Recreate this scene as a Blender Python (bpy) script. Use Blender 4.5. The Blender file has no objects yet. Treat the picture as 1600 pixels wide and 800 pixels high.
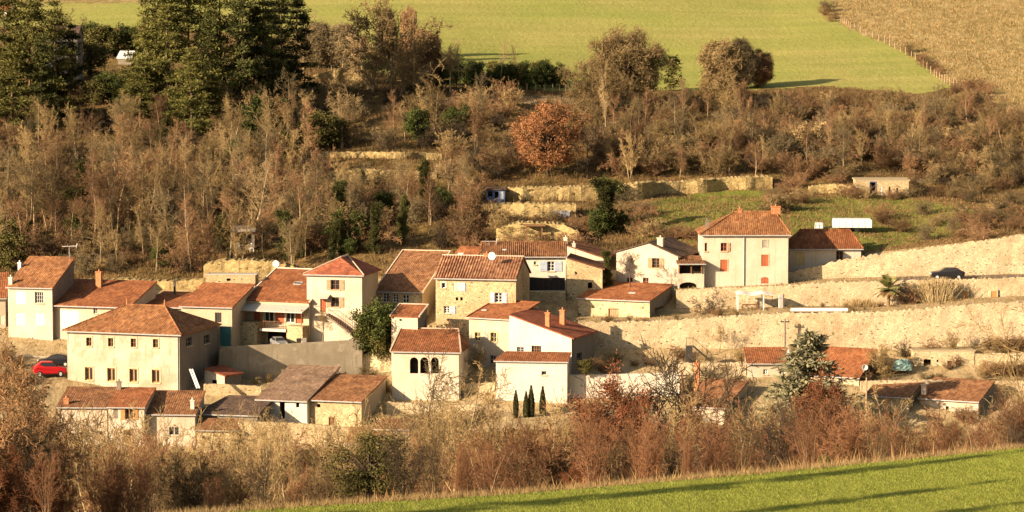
import bpy, math, random
import numpy as np
from mathutils import Vector, Matrix

SC = bpy.context.scene
COL = SC.collection
R = math.radians

# ------------------------------------------------------------------ camera
H = 47.5                     # camera height above the valley bottom
PITCH = R(5.0)
F = 800 / math.tan(R(10.0))  # focal length in photograph pixels (1600 wide)
CP, SP = math.cos(PITCH), math.sin(PITCH)
cam_d = bpy.data.cameras.new("camera")
cam_d.sensor_width = 36.0
cam_d.lens = 18.0 / math.tan(R(10.0))
cam_d.clip_start = 1.0
cam_d.clip_end = 6000.0
cam = bpy.data.objects.new("camera", cam_d)
COL.objects.link(cam)
cam.location = (0, 0, H)
cam.rotation_euler = (R(90) - PITCH, 0, 0)
SC.camera = cam

# ------------------------------------------------------------------ light
SUN_AZ, SUN_EL = R(33.0), R(19.0)
w = bpy.data.worlds.new("World")
SC.world = w
w.use_nodes = True
wn = w.node_tree
wn.nodes.clear()
sky = wn.nodes.new('ShaderNodeTexSky')
sky.sky_type = 'NISHITA'
sky.sun_disc = False
sky.sun_elevation = SUN_EL
sky.sun_rotation = R(237.0)
sky.air_density = 1.3
sky.dust_density = 3.0
bg = wn.nodes.new('ShaderNodeBackground')
hs = wn.nodes.new('ShaderNodeHueSaturation')
hs.inputs['Saturation'].default_value = 0.45
bg.inputs['Strength'].default_value = 0.05
wo = wn.nodes.new('ShaderNodeOutputWorld')
wn.links.new(sky.outputs[0], hs.inputs['Color'])
wn.links.new(hs.outputs[0], bg.inputs['Color'])
wn.links.new(bg.outputs[0], wo.inputs['Surface'])
sd = bpy.data.lights.new("sun", 'SUN')
sd.energy = 5.0
sd.angle = R(0.5)
sd.color = (1.0, 0.775, 0.53)
so = bpy.data.objects.new("sun", sd)
COL.objects.link(so)
ldir = Vector((math.cos(SUN_EL) * math.cos(SUN_AZ), math.cos(SUN_EL) * math.sin(SUN_AZ), -math.sin(SUN_EL)))
so.rotation_euler = ldir.to_track_quat('-Z', 'Y').to_euler()
so.location = (-200, -100, 200)
vs = SC.view_settings
SC.display_settings.display_device = 'sRGB'
vs.view_transform = 'Standard'
vs.look = 'None'
vs.gamma = 1.0
vs.exposure = 1.1
SC.cycles.max_bounces = 4
SC.cycles.diffuse_bounces = 1
SC.cycles.glossy_bounces = 2
SC.cycles.transparent_max_bounces = 4

# ------------------------------------------------------------------ pixel <-> world
def ray(px, row):
    v = (400.0 - row) / F
    return Vector(((px - 800.0) / F, CP + v * SP, -SP + v * CP))

def P(px, row, Y):
    d = ray(px, row)
    t = Y / d.y
    return Vector((d.x * t, Y, H + d.z * t))

def z_of(row, Y):
    v = (400.0 - row) / F
    return H + Y * (-SP + v * CP) / (CP + v * SP)

def row_of(z, Y):
    t = (z - H) / Y
    return 400.0 - F * (t * CP + SP) / (CP - t * SP)

def x_of(px, z, Y):
    t = (z - H) / Y
    v = (t * CP + SP) / (CP - t * SP)
    return (px - 800.0) / F * Y / (CP + v * SP)

# ------------------------------------------------------------------ terrain heights
TC = np.array([-400, 0, 200, 400, 600, 800, 1000, 1200, 1400, 1600, 2000], float)
TT = [
 (310, [738] * 11),
 (322, [712, 716, 722, 722, 716, 700, 700, 708, 700, 705, 705]),
 (332, [690, 697, 706, 704, 690, 662, 668, 690, 676, 684, 690]),
 (338, [625, 640, 665, 672, 660, 648, 642, 632, 632, 630, 630]),
 (347, [590, 592, 606, 608, 610, 600, 600, 590, 590, 588, 586]),
 (354, [560, 562, 575, 585, 570, 555, 552, 552, 552, 545, 540]),
 (364, [520, 520, 515, 520, 500, 482, 484, 484, 482, 474, 470]),
 (371, [470, 470, 470, 470, 460, 452, 446, 444, 432, 430, 425]),
 (374, [455, 455, 455, 450, 440, 435, 425, 428, 394, 368, 350]),
 (385, [428, 425, 420, 418, 400, 392, 384, 376, 374, 354, 340]),
 (400, [385, 380, 375, 370, 350, 345, 348, 338, 342, 332, 320]),
 (420, [320, 315, 310, 305, 295, 302, 302, 303, 303, 300, 290]),
 (440, [265, 255, 250, 245, 240, 245, 240, 250, 265, 250, 240]),
 (460, [205, 200, 200, 200, 190, 190, 195, 205, 215, 205, 190]),
 (480, [165, 160, 160, 160, 150, 155, 165, 170, 170, 165, 150]),
 (500, [145, 135, 130, 128, 130, 143, 148, 147, 145, 140, 125]),
 (560, [85, 75, 75, 70, 70, 80, 85, 85, 80, 75, 60]),
 (640, [20, 10, 5, 0, -5, -5, -5, 0, -5, -10, -20]),
 (800, [-60] * 11),
 (1300, [-140] * 11),
 (2200, [-190] * 11),
]
TY = np.array([t[0] for t in TT], float)
TZ = np.array([[z_of(r, t[0]) for r in t[1]] for t in TT])

def crest_y(px):
    return 113.0 + (np.clip(px, -300, 2200) - 400.0) * 0.0165

def crest_row(px):
    return np.interp(px, [-900, -200, 400, 480, 800, 1200, 1600, 2400], [880, 838, 798, 792, 773, 739, 700, 640])

# flat terraces behind retaining walls: px0, px1, Y of wall, Y where it ends, [(px,row of wall top)]
PLATS = [
 (342, 568, 351.5, 361.0, [(345, 542), (450, 537), (560, 531)]),
 (903, 1900, 355.0, 363.8, [(905, 504), (1050, 501), (1220, 489), (1370, 488), (1450, 482), (1500, 477), (1600, 472), (1900, 465)]),
 (1056, 1900, 364.5, 370.8, [(1060, 453), (1225, 447), (1300, 441), (1440, 438), (1600, 434), (1900, 430)]),
]

def _lat(i, j):
    h = np.sin(i * 127.1 + j * 311.7) * 43758.5453
    return h - np.floor(h)

def _vn(x, y):
    i, j = np.floor(x), np.floor(y)
    fx, fy = x - i, y - j
    fx, fy = fx * fx * (3 - 2 * fx), fy * fy * (3 - 2 * fy)
    return (_lat(i, j) * (1 - fx) + _lat(i + 1, j) * fx) * (1 - fy) + (_lat(i, j + 1) * (1 - fx) + _lat(i + 1, j + 1) * fx) * fy - 0.5

def _noise2(x, y):
    return 2.2 * _vn(x * 0.11 + 7, y * 0.11) + 1.1 * _vn(x * 0.29, y * 0.29 + 5) + 0.6 * _vn(x * 0.8 + 3, y * 0.8)

def zf(px, Y):
    px = np.asarray(px, float)
    Y = np.asarray(Y, float)
    px, Y = np.broadcast_arrays(px, Y)
    c = np.clip(px, TC[0], TC[-1])
    i = np.clip(np.searchsorted(TC, c) - 1, 0, len(TC) - 2)
    fx = (c - TC[i]) / (TC[i + 1] - TC[i])
    y = np.clip(Y, TY[0], TY[-1])
    j = np.clip(np.searchsorted(TY, y) - 1, 0, len(TY) - 2)
    fy = (y - TY[j]) / (TY[j + 1] - TY[j])
    z = (TZ[j, i] * (1 - fx) + TZ[j, i + 1] * fx) * (1 - fy) + (TZ[j + 1, i] * (1 - fx) + TZ[j + 1, i + 1] * fx) * fy
    x = (px - 800) / F * Y
    amp = np.interp(Y, [300, 340, 372, 385, 480, 505, 3000], [0.2, 0.1, 0.1, 0.35, 0.4, 0.08, 0.08])
    z = z + amp * _noise2(x, Y)
    # near side: field, crest, bank
    yc = crest_y(px)
    vr = (400.0 - crest_row(px)) / F
    zc = H + yc * (-SP + vr * CP) / (CP + vr * SP)
    t = np.clip((Y - yc) / (240.0 - yc), 0, 1)
    zb = zc + (-1.0 - zc) * t ** 1.1
    u = np.clip((Y - 240.0) / 70.0, 0, 1)
    zb = np.where(Y > 240, -1.0 + (z - -1.0) * u, zb)
    nearf = zc + (yc - Y) * 0.028 + 0.02 * _noise2(x * 1.5, Y)
    k = np.clip((85.0 - Y) / 85.0, 0, 1)
    nearf = nearf * (1 - k) + (H - 2.2) * k
    z = np.where(Y >= 310, z, zb)
    z = np.where(Y <= yc, nearf, z)
    for (a, b, y0, y1, pts) in PLATS:
        m = (px >= a) & (px <= b) & (Y >= y0 + 0.38) & (Y <= y1)
        rr = np.interp(px, [q[0] for q in pts], [q[1] for q in pts])
        vv = (400.0 - rr) / F
        zp = H + y0 * (-SP + vv * CP) / (CP + vv * SP) - (0.85 if a < 400 else 0.12)
        z = np.where(m, zp, z)
    return z

def ground(px, Y):
    z = float(zf(px, Y))
    return Vector((float(x_of(px, z, Y)), Y, z))

def hit(px, row, y0=300.0, y1=900.0):
    """ground point seen at that place of the hillside"""
    ys = np.linspace(y0, y1, 1200)
    zs = zf(np.full_like(ys, px), ys)
    rows = row_of(zs, ys)
    k = np.nonzero(rows <= row)[0]
    i = int(k[0]) if len(k) else len(ys) - 1
    return ground(px, float(ys[i]))

# ------------------------------------------------------------------ materials
MATS = {}
def new_mat(name):
    m = bpy.data.materials.new(name)
    m.use_nodes = True
    m.node_tree.nodes.clear()
    nt = m.node_tree
    out = nt.nodes.new('ShaderNodeOutputMaterial')
    b = nt.nodes.new('ShaderNodeBsdfPrincipled')
    nt.links.new(b.outputs[0], out.inputs[0])
    MATS[name] = m
    return m, nt, b

def N(nt, typ, **kw):
    n = nt.nodes.new(typ)
    for k, v in kw.items():
        setattr(n, k, v)
    return n

def noise(nt, vec, scale, detail=4, rough=0.55):
    n = N(nt, 'ShaderNodeTexNoise')
    n.inputs['Scale'].default_value = scale
    n.inputs['Detail'].default_value = detail
    n.inputs['Roughness'].default_value = rough
    nt.links.new(vec, n.inputs['Vector'])
    return n

def ramp(nt, fac, stops):
    r = N(nt, 'ShaderNodeValToRGB')
    e = r.color_ramp.elements
    while len(e) > 1:
        e.remove(e[-1])
    e[0].position = stops[0][0]
    e[0].color = (*stops[0][1], 1)
    for p, c in stops[1:]:
        q = e.new(p)
        q.color = (*c, 1)
    nt.links.new(fac, r.inputs[0])
    return r

def mixc(nt, fac, a, b, mode='MIX'):
    m = N(nt, 'ShaderNodeMix', data_type='RGBA', blend_type=mode)
    if isinstance(fac, (int, float)):
        m.inputs[0].default_value = fac
    else:
        nt.links.new(fac, m.inputs[0])
    for i, s in ((6, a), (7, b)):
        if isinstance(s, tuple):
            m.inputs[i].default_value = (*s, 1)
        else:
            nt.links.new(s, m.inputs[i])
    return m.outputs[2]

def coords(nt, which='Object'):
    return N(nt, 'ShaderNodeTexCoord').outputs[which]

def bump(nt, b, hgt, strength=0.4, dist=0.05):
    n = N(nt, 'ShaderNodeBump')
    n.inputs['Strength'].default_value = strength
    n.inputs['Distance'].default_value = dist
    nt.links.new(hgt, n.inputs['Height'])
    nt.links.new(n.outputs[0], b.inputs['Normal'])

def plain(name, c, rough=0.7, metal=0.0, var=0.12):
    m, nt, b = new_mat(name)
    n = noise(nt, coords(nt), 3.0, 3)
    r = ramp(nt, n.outputs[0], [(0.3, tuple(x * (1 - var) for x in c)), (0.7, tuple(min(1, x * (1 + var)) for x in c))])
    nt.links.new(r.outputs[0], b.inputs['Base Color'])
    b.inputs['Roughness'].default_value = rough
    b.inputs['Metallic'].default_value = metal
    b.inputs['Specular IOR Level'].default_value = 0.25
    return m

def plaster(name, c, dirt, amt=0.5, patch=None):
    m, nt, b = new_mat(name)
    co = coords(nt)
    big = noise(nt, co, 0.35, 5, 0.6)
    # vertical streaks: noise stretched along z
    mp = N(nt, 'ShaderNodeMapping')
    mp.inputs['Scale'].default_value = (2.2, 2.2, 0.25)
    nt.links.new(co, mp.inputs['Vector'])
    st = noise(nt, mp.outputs[0], 1.0, 4, 0.6)
    fine = noise(nt, co, 6.0, 4, 0.65)
    r1 = ramp(nt, big.outputs[0], [(0.37, (0, 0, 0)), (0.66, (1, 1, 1))])
    r2 = ramp(nt, st.outputs[0], [(0.47, (0, 0, 0)), (0.68, (1, 1, 1))])
    mul = N(nt, 'ShaderNodeMath', operation='MAXIMUM')
    nt.links.new(r1.outputs[0], mul.inputs[0])
    nt.links.new(r2.outputs[0], mul.inputs[1])
    sc = N(nt, 'ShaderNodeMath', operation='MULTIPLY')
    nt.links.new(mul.outputs[0], sc.inputs[0])
    sc.inputs[1].default_value = amt
    c1 = mixc(nt, sc.outputs[0], c, dirt)
    if patch:
        pn = noise(nt, co, 0.6, 3, 0.5)
        pr = ramp(nt, pn.outputs[0], [(0.56, (0, 0, 0)), (0.62, (1, 1, 1))])
        ps = N(nt, 'ShaderNodeMath', operation='MULTIPLY')
        nt.links.new(pr.outputs[0], ps.inputs[0])
        ps.inputs[1].default_value = 0.6
        c1 = mixc(nt, ps.outputs[0], c1, patch)
    f = ramp(nt, fine.outputs[0], [(0.25, (0.82, 0.82, 0.82)), (0.75, (1.08, 1.08, 1.08))])
    c2 = mixc(nt, 1.0, c1, f.outputs[0], 'MULTIPLY')
    nt.links.new(c2, b.inputs['Base Color'])
    b.inputs['Roughness'].default_value = 0.92
    b.inputs['Specular IOR Level'].default_value = 0.1
    bump(nt, b, fine.outputs[0], 0.35, 0.03)
    return m

def stone(name, ca, cb, joint, scale=2.6, moss=None):
    m, nt, b = new_mat(name)
    co = coords(nt)
    wob = noise(nt, co, 1.5, 3)
    mp = N(nt, 'ShaderNodeMapping')
    mp.inputs['Scale'].default_value = (1, 1, 1.7)
    add = N(nt, 'ShaderNodeMixRGB', blend_type='LINEAR_LIGHT')
    add.inputs[0].default_value = 0.12
    nt.links.new(co, add.inputs[1])
    nt.links.new(wob.outputs['Color'], add.inputs[2])
    nt.links.new(add.outputs[0], mp.inputs['Vector'])
    v = N(nt, 'ShaderNodeTexVoronoi')
    v.inputs['Scale'].default_value = scale
    nt.links.new(mp.outputs[0], v.inputs['Vector'])
    e = N(nt, 'ShaderNodeTexVoronoi', feature='DISTANCE_TO_EDGE')
    e.inputs['Scale'].default_value = scale
    nt.links.new(mp.outputs[0], e.inputs['Vector'])
    sep = N(nt, 'ShaderNodeSeparateColor')
    nt.links.new(v.outputs['Color'], sep.inputs[0])
    col = ramp(nt, sep.outputs[0], [(0.0, cb), (0.55, ca), (0.9, tuple(min(1, q * 1.25) for q in ca)), (0.955, tuple(min(1, q * 1.2) for q in ca)), (0.97, tuple(q * 0.38 for q in cb))])
    big = noise(nt, co, 0.3, 5, 0.65)
    bigr = ramp(nt, big.outputs[0], [(0.33, (0.66, 0.62, 0.56)), (0.5, (0.95, 0.93, 0.9)), (0.68, (1.14, 1.12, 1.08))])
    c1 = mixc(nt, 1.0, col.outputs[0], bigr.outputs[0], 'MULTIPLY')
    er = ramp(nt, e.outputs['Distance'], [(0.0, (1, 1, 1)), (0.10, (0, 0, 0))])
    es = N(nt, 'ShaderNodeMath', operation='MULTIPLY')
    nt.links.new(er.outputs[0], es.inputs[0])
    es.inputs[1].default_value = 0.75
    c2 = mixc(nt, es.outputs[0], c1, joint)
    if moss:
        mn = noise(nt, co, 0.9, 5, 0.7)
        mr = ramp(nt, mn.outputs[0], [(0.52, (0, 0, 0)), (0.66, (1, 1, 1))])
        ms = N(nt, 'ShaderNodeMath', operation='MULTIPLY')
        nt.links.new(mr.outputs[0], ms.inputs[0])
        ms.inputs[1].default_value = 0.7
        c2 = mixc(nt, ms.outputs[0], c2, moss)
    nt.links.new(c2, b.inputs['Base Color'])
    b.inputs['Roughness'].default_value = 0.95
    b.inputs['Specular IOR Level'].default_value = 0.08
    bump(nt, b, e.outputs['Distance'], 0.8, 0.10)
    return m

def tile(name, ca, cb, cc, axis='X', lichen=0.25, spacing=0.26):
    """canal tiles: ribs running down the slope, courses across it"""
    m, nt, b = new_mat(name)
    co = coords(nt)
    sx = N(nt, 'ShaderNodeSeparateXYZ')
    nt.links.new(co, sx.inputs[0])
    a, o = (0, 1) if axis == 'X' else (1, 0)
    mu = N(nt, 'ShaderNodeMath', operation='MULTIPLY')
    nt.links.new(sx.outputs[a], mu.inputs[0])
    mu.inputs[1].default_value = 2 * math.pi / spacing
    sn = N(nt, 'ShaderNodeMath', operation='SINE')
    nt.links.new(mu.outputs[0], sn.inputs[0])
    # one colour per tile
    mp = N(nt, 'ShaderNodeMapping')
    mp.inputs['Scale'].default_value = (1 / spacing, 1 / 0.42, 0.001) if axis == 'X' else (1 / 0.42, 1 / spacing, 0.001)
    nt.links.new(co, mp.inputs['Vector'])
    wh = N(nt, 'ShaderNodeTexVoronoi')
    wh.inputs['Scale'].default_value = 1.0
    wh.inputs['Randomness'].default_value = 0.35
    nt.links.new(mp.outputs[0], wh.inputs['Vector'])
    sep = N(nt, 'ShaderNodeSeparateColor')
    nt.links.new(wh.outputs['Color'], sep.inputs[0])
    col = ramp(nt, sep.outputs[0], [(0.0, cc), (0.35, ca), (0.8, cb), (1.0, tuple(min(1, q * 1.25) for q in cb))])
    big = noise(nt, co, 0.45, 6, 0.7)
    bigr = ramp(nt, big.outputs[0], [(0.32, (0.62, 0.58, 0.56)), (0.66, (1.18, 1.15, 1.1))])
    c1 = mixc(nt, 1.0, col.outputs[0], bigr.outputs[0], 'MULTIPLY')
    ln = noise(nt, co, 1.3, 6, 0.75)
    lr = ramp(nt, ln.outputs[0], [(0.50, (0, 0, 0)), (0.68, (1, 1, 1))])
    ls = N(nt, 'ShaderNodeMath', operation='MULTIPLY')
    nt.links.new(lr.outputs[0], ls.inputs[0])
    ls.inputs[1].default_value = lichen
    c2 = mixc(nt, ls.outputs[0], c1, (0.22, 0.18, 0.115))
    oi = N(nt, 'ShaderNodeObjectInfo')
    mr = N(nt, 'ShaderNodeMapRange')
    mr.inputs['To Min'].default_value = 0.70
    mr.inputs['To Max'].default_value = 1.0
    nt.links.new(oi.outputs['Random'], mr.inputs['Value'])
    hv = N(nt, 'ShaderNodeHueSaturation')
    hv.inputs['Saturation'].default_value = 0.97
    nt.links.new(mr.outputs[0], hv.inputs['Value'])
    nt.links.new(c2, hv.inputs['Color'])
    c2 = hv.outputs[0]
    nt.links.new(c2, b.inputs['Base Color'])
    b.inputs['Roughness'].default_value = 0.85
    b.inputs['Specular IOR Level'].default_value = 0.15
    bump(nt, b, sn.outputs[0], 0.32, 0.05)
    return m

def veg(name, ca, cb, island=True, rough=0.8, trans=0.0, objvar=0.35):
    m, nt, b = new_mat(name)
    oi = N(nt, 'ShaderNodeObjectInfo')
    if island:
        gi = N(nt, 'ShaderNodeNewGeometry')
        r = ramp(nt, gi.outputs['Random Per Island'], [(0.0, ca), (1.0, cb)])
    else:
        n = noise(nt, coords(nt), 0.8, 3)
        r = ramp(nt, n.outputs[0], [(0.3, ca), (0.7, cb)])
    v = N(nt, 'ShaderNodeMapRange')
    v.inputs['To Min'].default_value = 1 - objvar
    v.inputs['To Max'].default_value = 1 + objvar
    nt.links.new(oi.outputs['Random'], v.inputs['Value'])
    h = N(nt, 'ShaderNodeHueSaturation')
    nt.links.new(r.outputs[0], h.inputs['Color'])
    nt.links.new(v.outputs[0], h.inputs['Value'])
    nt.links.new(h.outputs[0], b.inputs['Base Color'])
    b.inputs['Roughness'].default_value = rough
    b.inputs['Specular IOR Level'].default_value = 0.1
    return m

plaster('wall_cream', (0.64, 0.53, 0.40), (0.42, 0.32, 0.21), 0.65, (0.50, 0.39, 0.26))
plaster('wall_pale', (0.69, 0.59, 0.455), (0.47, 0.365, 0.245), 0.6, (0.58, 0.47, 0.34))
plaster('wall_white', (0.73, 0.67, 0.55), (0.52, 0.43, 0.32), 0.5)
plaster('wall_tan', (0.60, 0.48, 0.33), (0.42, 0.31, 0.19), 0.5)
plaster('wall_pink', (0.66, 0.50, 0.36), (0.50, 0.36, 0.24), 0.5)
plaster('wall_worn', (0.64, 0.545, 0.41), (0.34, 0.26, 0.17), 0.85, (0.42, 0.32, 0.20))
plaster('concrete', (0.30, 0.255, 0.185), (0.19, 0.15, 0.10), 0.75, (0.36, 0.31, 0.23))
plaster('wall_grey_shade', (0.26, 0.225, 0.18), (0.17, 0.14, 0.105), 0.6)  # grey render, its colour darkened so house ends read as shaded
stone('stone_gold', (0.58, 0.46, 0.27), (0.47, 0.355, 0.20), (0.40, 0.30, 0.18), 4.2)
stone('stone_pale', (0.66, 0.54, 0.34), (0.52, 0.40, 0.23), (0.50, 0.40, 0.25), 4.0)
stone('stone_terrace', (0.64, 0.515, 0.34), (0.56, 0.44, 0.275), (0.48, 0.37, 0.225), 4.2, (0.44, 0.33, 0.185))
stone('stone_cliff', (0.45, 0.34, 0.16), (0.36, 0.265, 0.12), (0.24, 0.17, 0.08), 2.4, (0.26, 0.20, 0.08))
tile('tile_red', (0.33, 0.118, 0.043), (0.385, 0.148, 0.056), (0.25, 0.083, 0.033), 'X', 0.12)
tile('tile_red_side', (0.34, 0.10, 0.05), (0.40, 0.13, 0.06), (0.26, 0.08, 0.04), 'Y', 0.12)
tile('tile_orange', (0.36, 0.15, 0.055), (0.44, 0.205, 0.082), (0.25, 0.098, 0.038), 'X', 0.35)
tile('tile_brown', (0.27, 0.122, 0.052), (0.335, 0.163, 0.072), (0.18, 0.078, 0.036), 'X', 0.28)
tile('tile_brown_side', (0.25, 0.10, 0.05), (0.31, 0.135, 0.07), (0.17, 0.07, 0.036), 'Y', 0.3)
tile('tile_old', (0.28, 0.125, 0.062), (0.36, 0.185, 0.10), (0.18, 0.075, 0.038), 'X', 0.3, 0.34)
tile('tile_grey', (0.25, 0.165, 0.11), (0.30, 0.20, 0.135), (0.19, 0.12, 0.08), 'X', 0.3)
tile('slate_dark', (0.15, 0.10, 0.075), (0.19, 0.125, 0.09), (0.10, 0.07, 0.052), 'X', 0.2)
plain('brick', (0.48, 0.20, 0.09), 0.9, var=0.25)
plain('white_paint', (0.80, 0.78, 0.72), 0.5, var=0.05)
plain('grey_metal', (0.42, 0.42, 0.40), 0.45)
plain('pale_roof', (0.50, 0.47, 0.40), 0.7)
plain('dark_metal', (0.05, 0.045, 0.04), 0.5)
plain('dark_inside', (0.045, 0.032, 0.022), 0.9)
plain('glass', (0.035, 0.035, 0.038), 0.12)
plain('wood_brown', (0.22, 0.11, 0.05), 0.8, var=0.25)
plain('wood_red', (0.42, 0.12, 0.055), 0.75)
plain('wood_orange', (0.50, 0.25, 0.09), 0.75)
plain('wood_tan', (0.40, 0.27, 0.15), 0.8)
plain('wood_grey', (0.24, 0.20, 0.15), 0.85, var=0.25)
plain('wood_yellow', (0.66, 0.52, 0.24), 0.75)
plain('shutter_blue', (0.42, 0.47, 0.55), 0.6)
plain('shutter_grey', (0.38, 0.35, 0.30), 0.7)
plain('shutter_cream', (0.82, 0.76, 0.56), 0.6)
plain('teal_paint', (0.07, 0.22, 0.21), 0.55)
plain('stone_trim', (0.58, 0.44, 0.26), 0.9, var=0.2)
plain('red_car', (0.50, 0.015, 0.02), 0.35, var=0.04)
plain('black_car', (0.02, 0.02, 0.024), 0.3, var=0.04)
plain('silver_car', (0.50, 0.50, 0.48), 0.35, var=0.04)
plain('grey_car', (0.24, 0.24, 0.235), 0.35, var=0.04)
plain('rubber', (0.02, 0.02, 0.02), 0.8)
plain('asphalt', (0.15, 0.12, 0.095), 0.9, var=0.2)
plain('path_dust', (0.42, 0.33, 0.20), 0.95, var=0.2)
plain('blue_paint', (0.10, 0.13, 0.24), 0.6)
plain('teal_cloth', (0.27, 0.41, 0.37), 0.7, var=0.3)

veg('bark_pale', (0.30, 0.22, 0.13), (0.40, 0.30, 0.18), False)
veg('bark_light', (0.42, 0.32, 0.18), (0.52, 0.40, 0.24), False, objvar=.12)
veg('twig_light', (0.34, 0.235, 0.11), (0.46, 0.33, 0.17), objvar=.15)
veg('bark_brown', (0.16, 0.11, 0.065), (0.22, 0.15, 0.09), False)
veg('bark_dark', (0.07, 0.05, 0.035), (0.10, 0.07, 0.045), False)
veg('twig_tan', (0.25, 0.172, 0.074), (0.40, 0.28, 0.13), objvar=.45)
veg('twig_grey', (0.135, 0.105, 0.055), (0.24, 0.18, 0.095), objvar=.5)
veg('twig_red', (0.20, 0.11, 0.055), (0.32, 0.19, 0.095), objvar=.5)
veg('twig_rufous', (0.30, 0.165, 0.075), (0.44, 0.26, 0.125))
veg('twig_near_brown', (0.13, 0.088, 0.043), (0.25, 0.165, 0.08), objvar=.45)
veg('twig_near_red', (0.16, 0.075, 0.038), (0.29, 0.145, 0.07), objvar=.4)
veg('twig_pale', (0.36, 0.27, 0.14), (0.50, 0.38, 0.20))
veg('twig_dark', (0.055, 0.042, 0.028), (0.10, 0.072, 0.045))
veg('bramble', (0.12, 0.075, 0.035), (0.21, 0.135, 0.062))
veg('needle_dark', (0.04, 0.048, 0.016), (0.105, 0.105, 0.03))
veg('needle_olive', (0.075, 0.08, 0.022), (0.20, 0.178, 0.048))
veg('needle_blue', (0.17, 0.16, 0.088), (0.32, 0.29, 0.165), objvar=.05)
veg('leaf_orange', (0.25, 0.105, 0.042), (0.40, 0.19, 0.085), objvar=.05)
veg('leaf_rust', (0.17, 0.06, 0.028), (0.28, 0.11, 0.05))
veg('leaf_green', (0.035, 0.05, 0.012), (0.10, 0.115, 0.03))
veg('leaf_ivy', (0.04, 0.045, 0.014), (0.11, 0.105, 0.032))
veg('leaf_olive', (0.075, 0.07, 0.02), (0.15, 0.13, 0.04))
veg('leaf_cypress', (0.035, 0.036, 0.016), (0.09, 0.085, 0.03))
veg('leaf_palm', (0.11, 0.125, 0.04), (0.26, 0.24, 0.08), objvar=.2)
veg('grass_dry', (0.30, 0.20, 0.085), (0.48, 0.34, 0.16))
veg('grass_brown', (0.15, 0.09, 0.04), (0.30, 0.19, 0.085))
veg('grass_green', (0.16, 0.20, 0.03), (0.29, 0.31, 0.07))

# ground: albedo zones come from mesh attributes (what grows where), broken up by noise
def ground_material():
    m, nt, b = new_mat('ground')
    co = coords(nt)
    def at(n):
        return N(nt, 'ShaderNodeAttribute', attribute_name=n).outputs['Fac']
    st = N(nt, 'ShaderNodeMapping')
    st.inputs['Scale'].default_value = (1.0, 0.35, 1.0)
    nt.links.new(co, st.inputs['Vector'])
    n1 = noise(nt, st.outputs[0], 0.16, 6, 0.65)
    n2 = noise(nt, st.outputs[0], 1.1, 6, 0.7)
    n3 = noise(nt, co, 0.045, 4, 0.5)
    mp = N(nt, 'ShaderNodeMapping')
    mp.inputs['Rotation'].default_value = (0, 0, R(-62))
    mp.inputs['Scale'].default_value = (0.012, 0.22, 0.1)
    nt.links.new(co, mp.inputs['Vector'])
    drill = noise(nt, mp.outputs[0], 1.0, 3, 0.5)
    scrub = ramp(nt, n2.outputs[0], [(0.30, (0.11, 0.075, 0.034)), (0.50, (0.23, 0.155, 0.07)), (0.72, (0.38, 0.27, 0.125))])
    tint = ramp(nt, n1.outputs[0], [(0.35, (0.70, 0.72, 0.55)), (0.65, (1.15, 1.05, 0.95))])
    base = mixc(nt, 1.0, scrub.outputs[0], tint.outputs[0], 'MULTIPLY')
    fieldc = ramp(nt, drill.outputs[0], [(0.30, (0.31, 0.30, 0.088)), (0.52, (0.34, 0.322, 0.098)), (0.72, (0.385, 0.352, 0.112))])
    fv = ramp(nt, n3.outputs[0], [(0.35, (0.88, 0.97, 0.82)), (0.65, (1.06, 1.02, 1.05))])
    fieldc2 = mixc(nt, 1.0, fieldc.outputs[0], fv.outputs[0], 'MULTIPLY')
    fsm = ramp(nt, n2.outputs[0], [(0.3, (0.88, 0.9, 0.85)), (0.7, (1.1, 1.08, 1.05))])
    fieldc2 = mixc(nt, 1.0, fieldc2, fsm.outputs[0], 'MULTIPLY')
    pn = noise(nt, st.outputs[0], 0.5, 6, 0.72)
    past = ramp(nt, pn.outputs[0], [(0.36, (0.25, 0.185, 0.07)), (0.50, (0.34, 0.255, 0.11)), (0.64, (0.48, 0.37, 0.19))])
    pm = ramp(nt, n1.outputs[0], [(0.35, (0.85, 0.85, 0.75)), (0.65, (1.06, 1.04, 1.0))])
    past2 = mixc(nt, 1.0, past.outputs[0], pm.outputs[0], 'MULTIPLY')
    mead = ramp(nt, n2.outputs[0], [(0.32, (0.115, 0.135, 0.024)), (0.55, (0.195, 0.20, 0.044)), (0.74, (0.32, 0.255, 0.10))])
    crop = ramp(nt, n2.outputs[0], [(0.30, (0.18, 0.20, 0.028)), (0.55, (0.235, 0.245, 0.042)), (0.75, (0.31, 0.295, 0.07))])
    earth = ramp(nt, n2.outputs[0], [(0.30, (0.30, 0.22, 0.11)), (0.55, (0.44, 0.33, 0.18)), (0.75, (0.54, 0.42, 0.25))])
    c = base
    for nm, cc in (('earth', earth.outputs[0]), ('meadow', mead.outputs[0]), ('field', fieldc2), ('pasture', past2), ('crop', crop.outputs[0])):
        # ragged edge
        a = N(nt, 'ShaderNodeMath', operation='MULTIPLY_ADD')
        nt.links.new(n2.outputs[0], a.inputs[0])
        a.inputs[1].default_value = 0.9
        a.inputs[2].default_value = -0.45
        s = N(nt, 'ShaderNodeMath', operation='ADD')
        nt.links.new(at(nm), s.inputs[0])
        nt.links.new(a.outputs[0], s.inputs[1])
        rr = ramp(nt, s.outputs[0], [(0.42, (0, 0, 0)), (0.60, (1, 1, 1))])
        c = mixc(nt, rr.outputs[0], c, cc)
    nt.links.new(c, b.inputs['Base Color'])
    b.inputs['Roughness'].default_value = 0.95
    b.inputs['Specular IOR Level'].default_value = 0.05
    bump(nt, b, n2.outputs[0], 0.8, 0.25)
ground_material()

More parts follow.
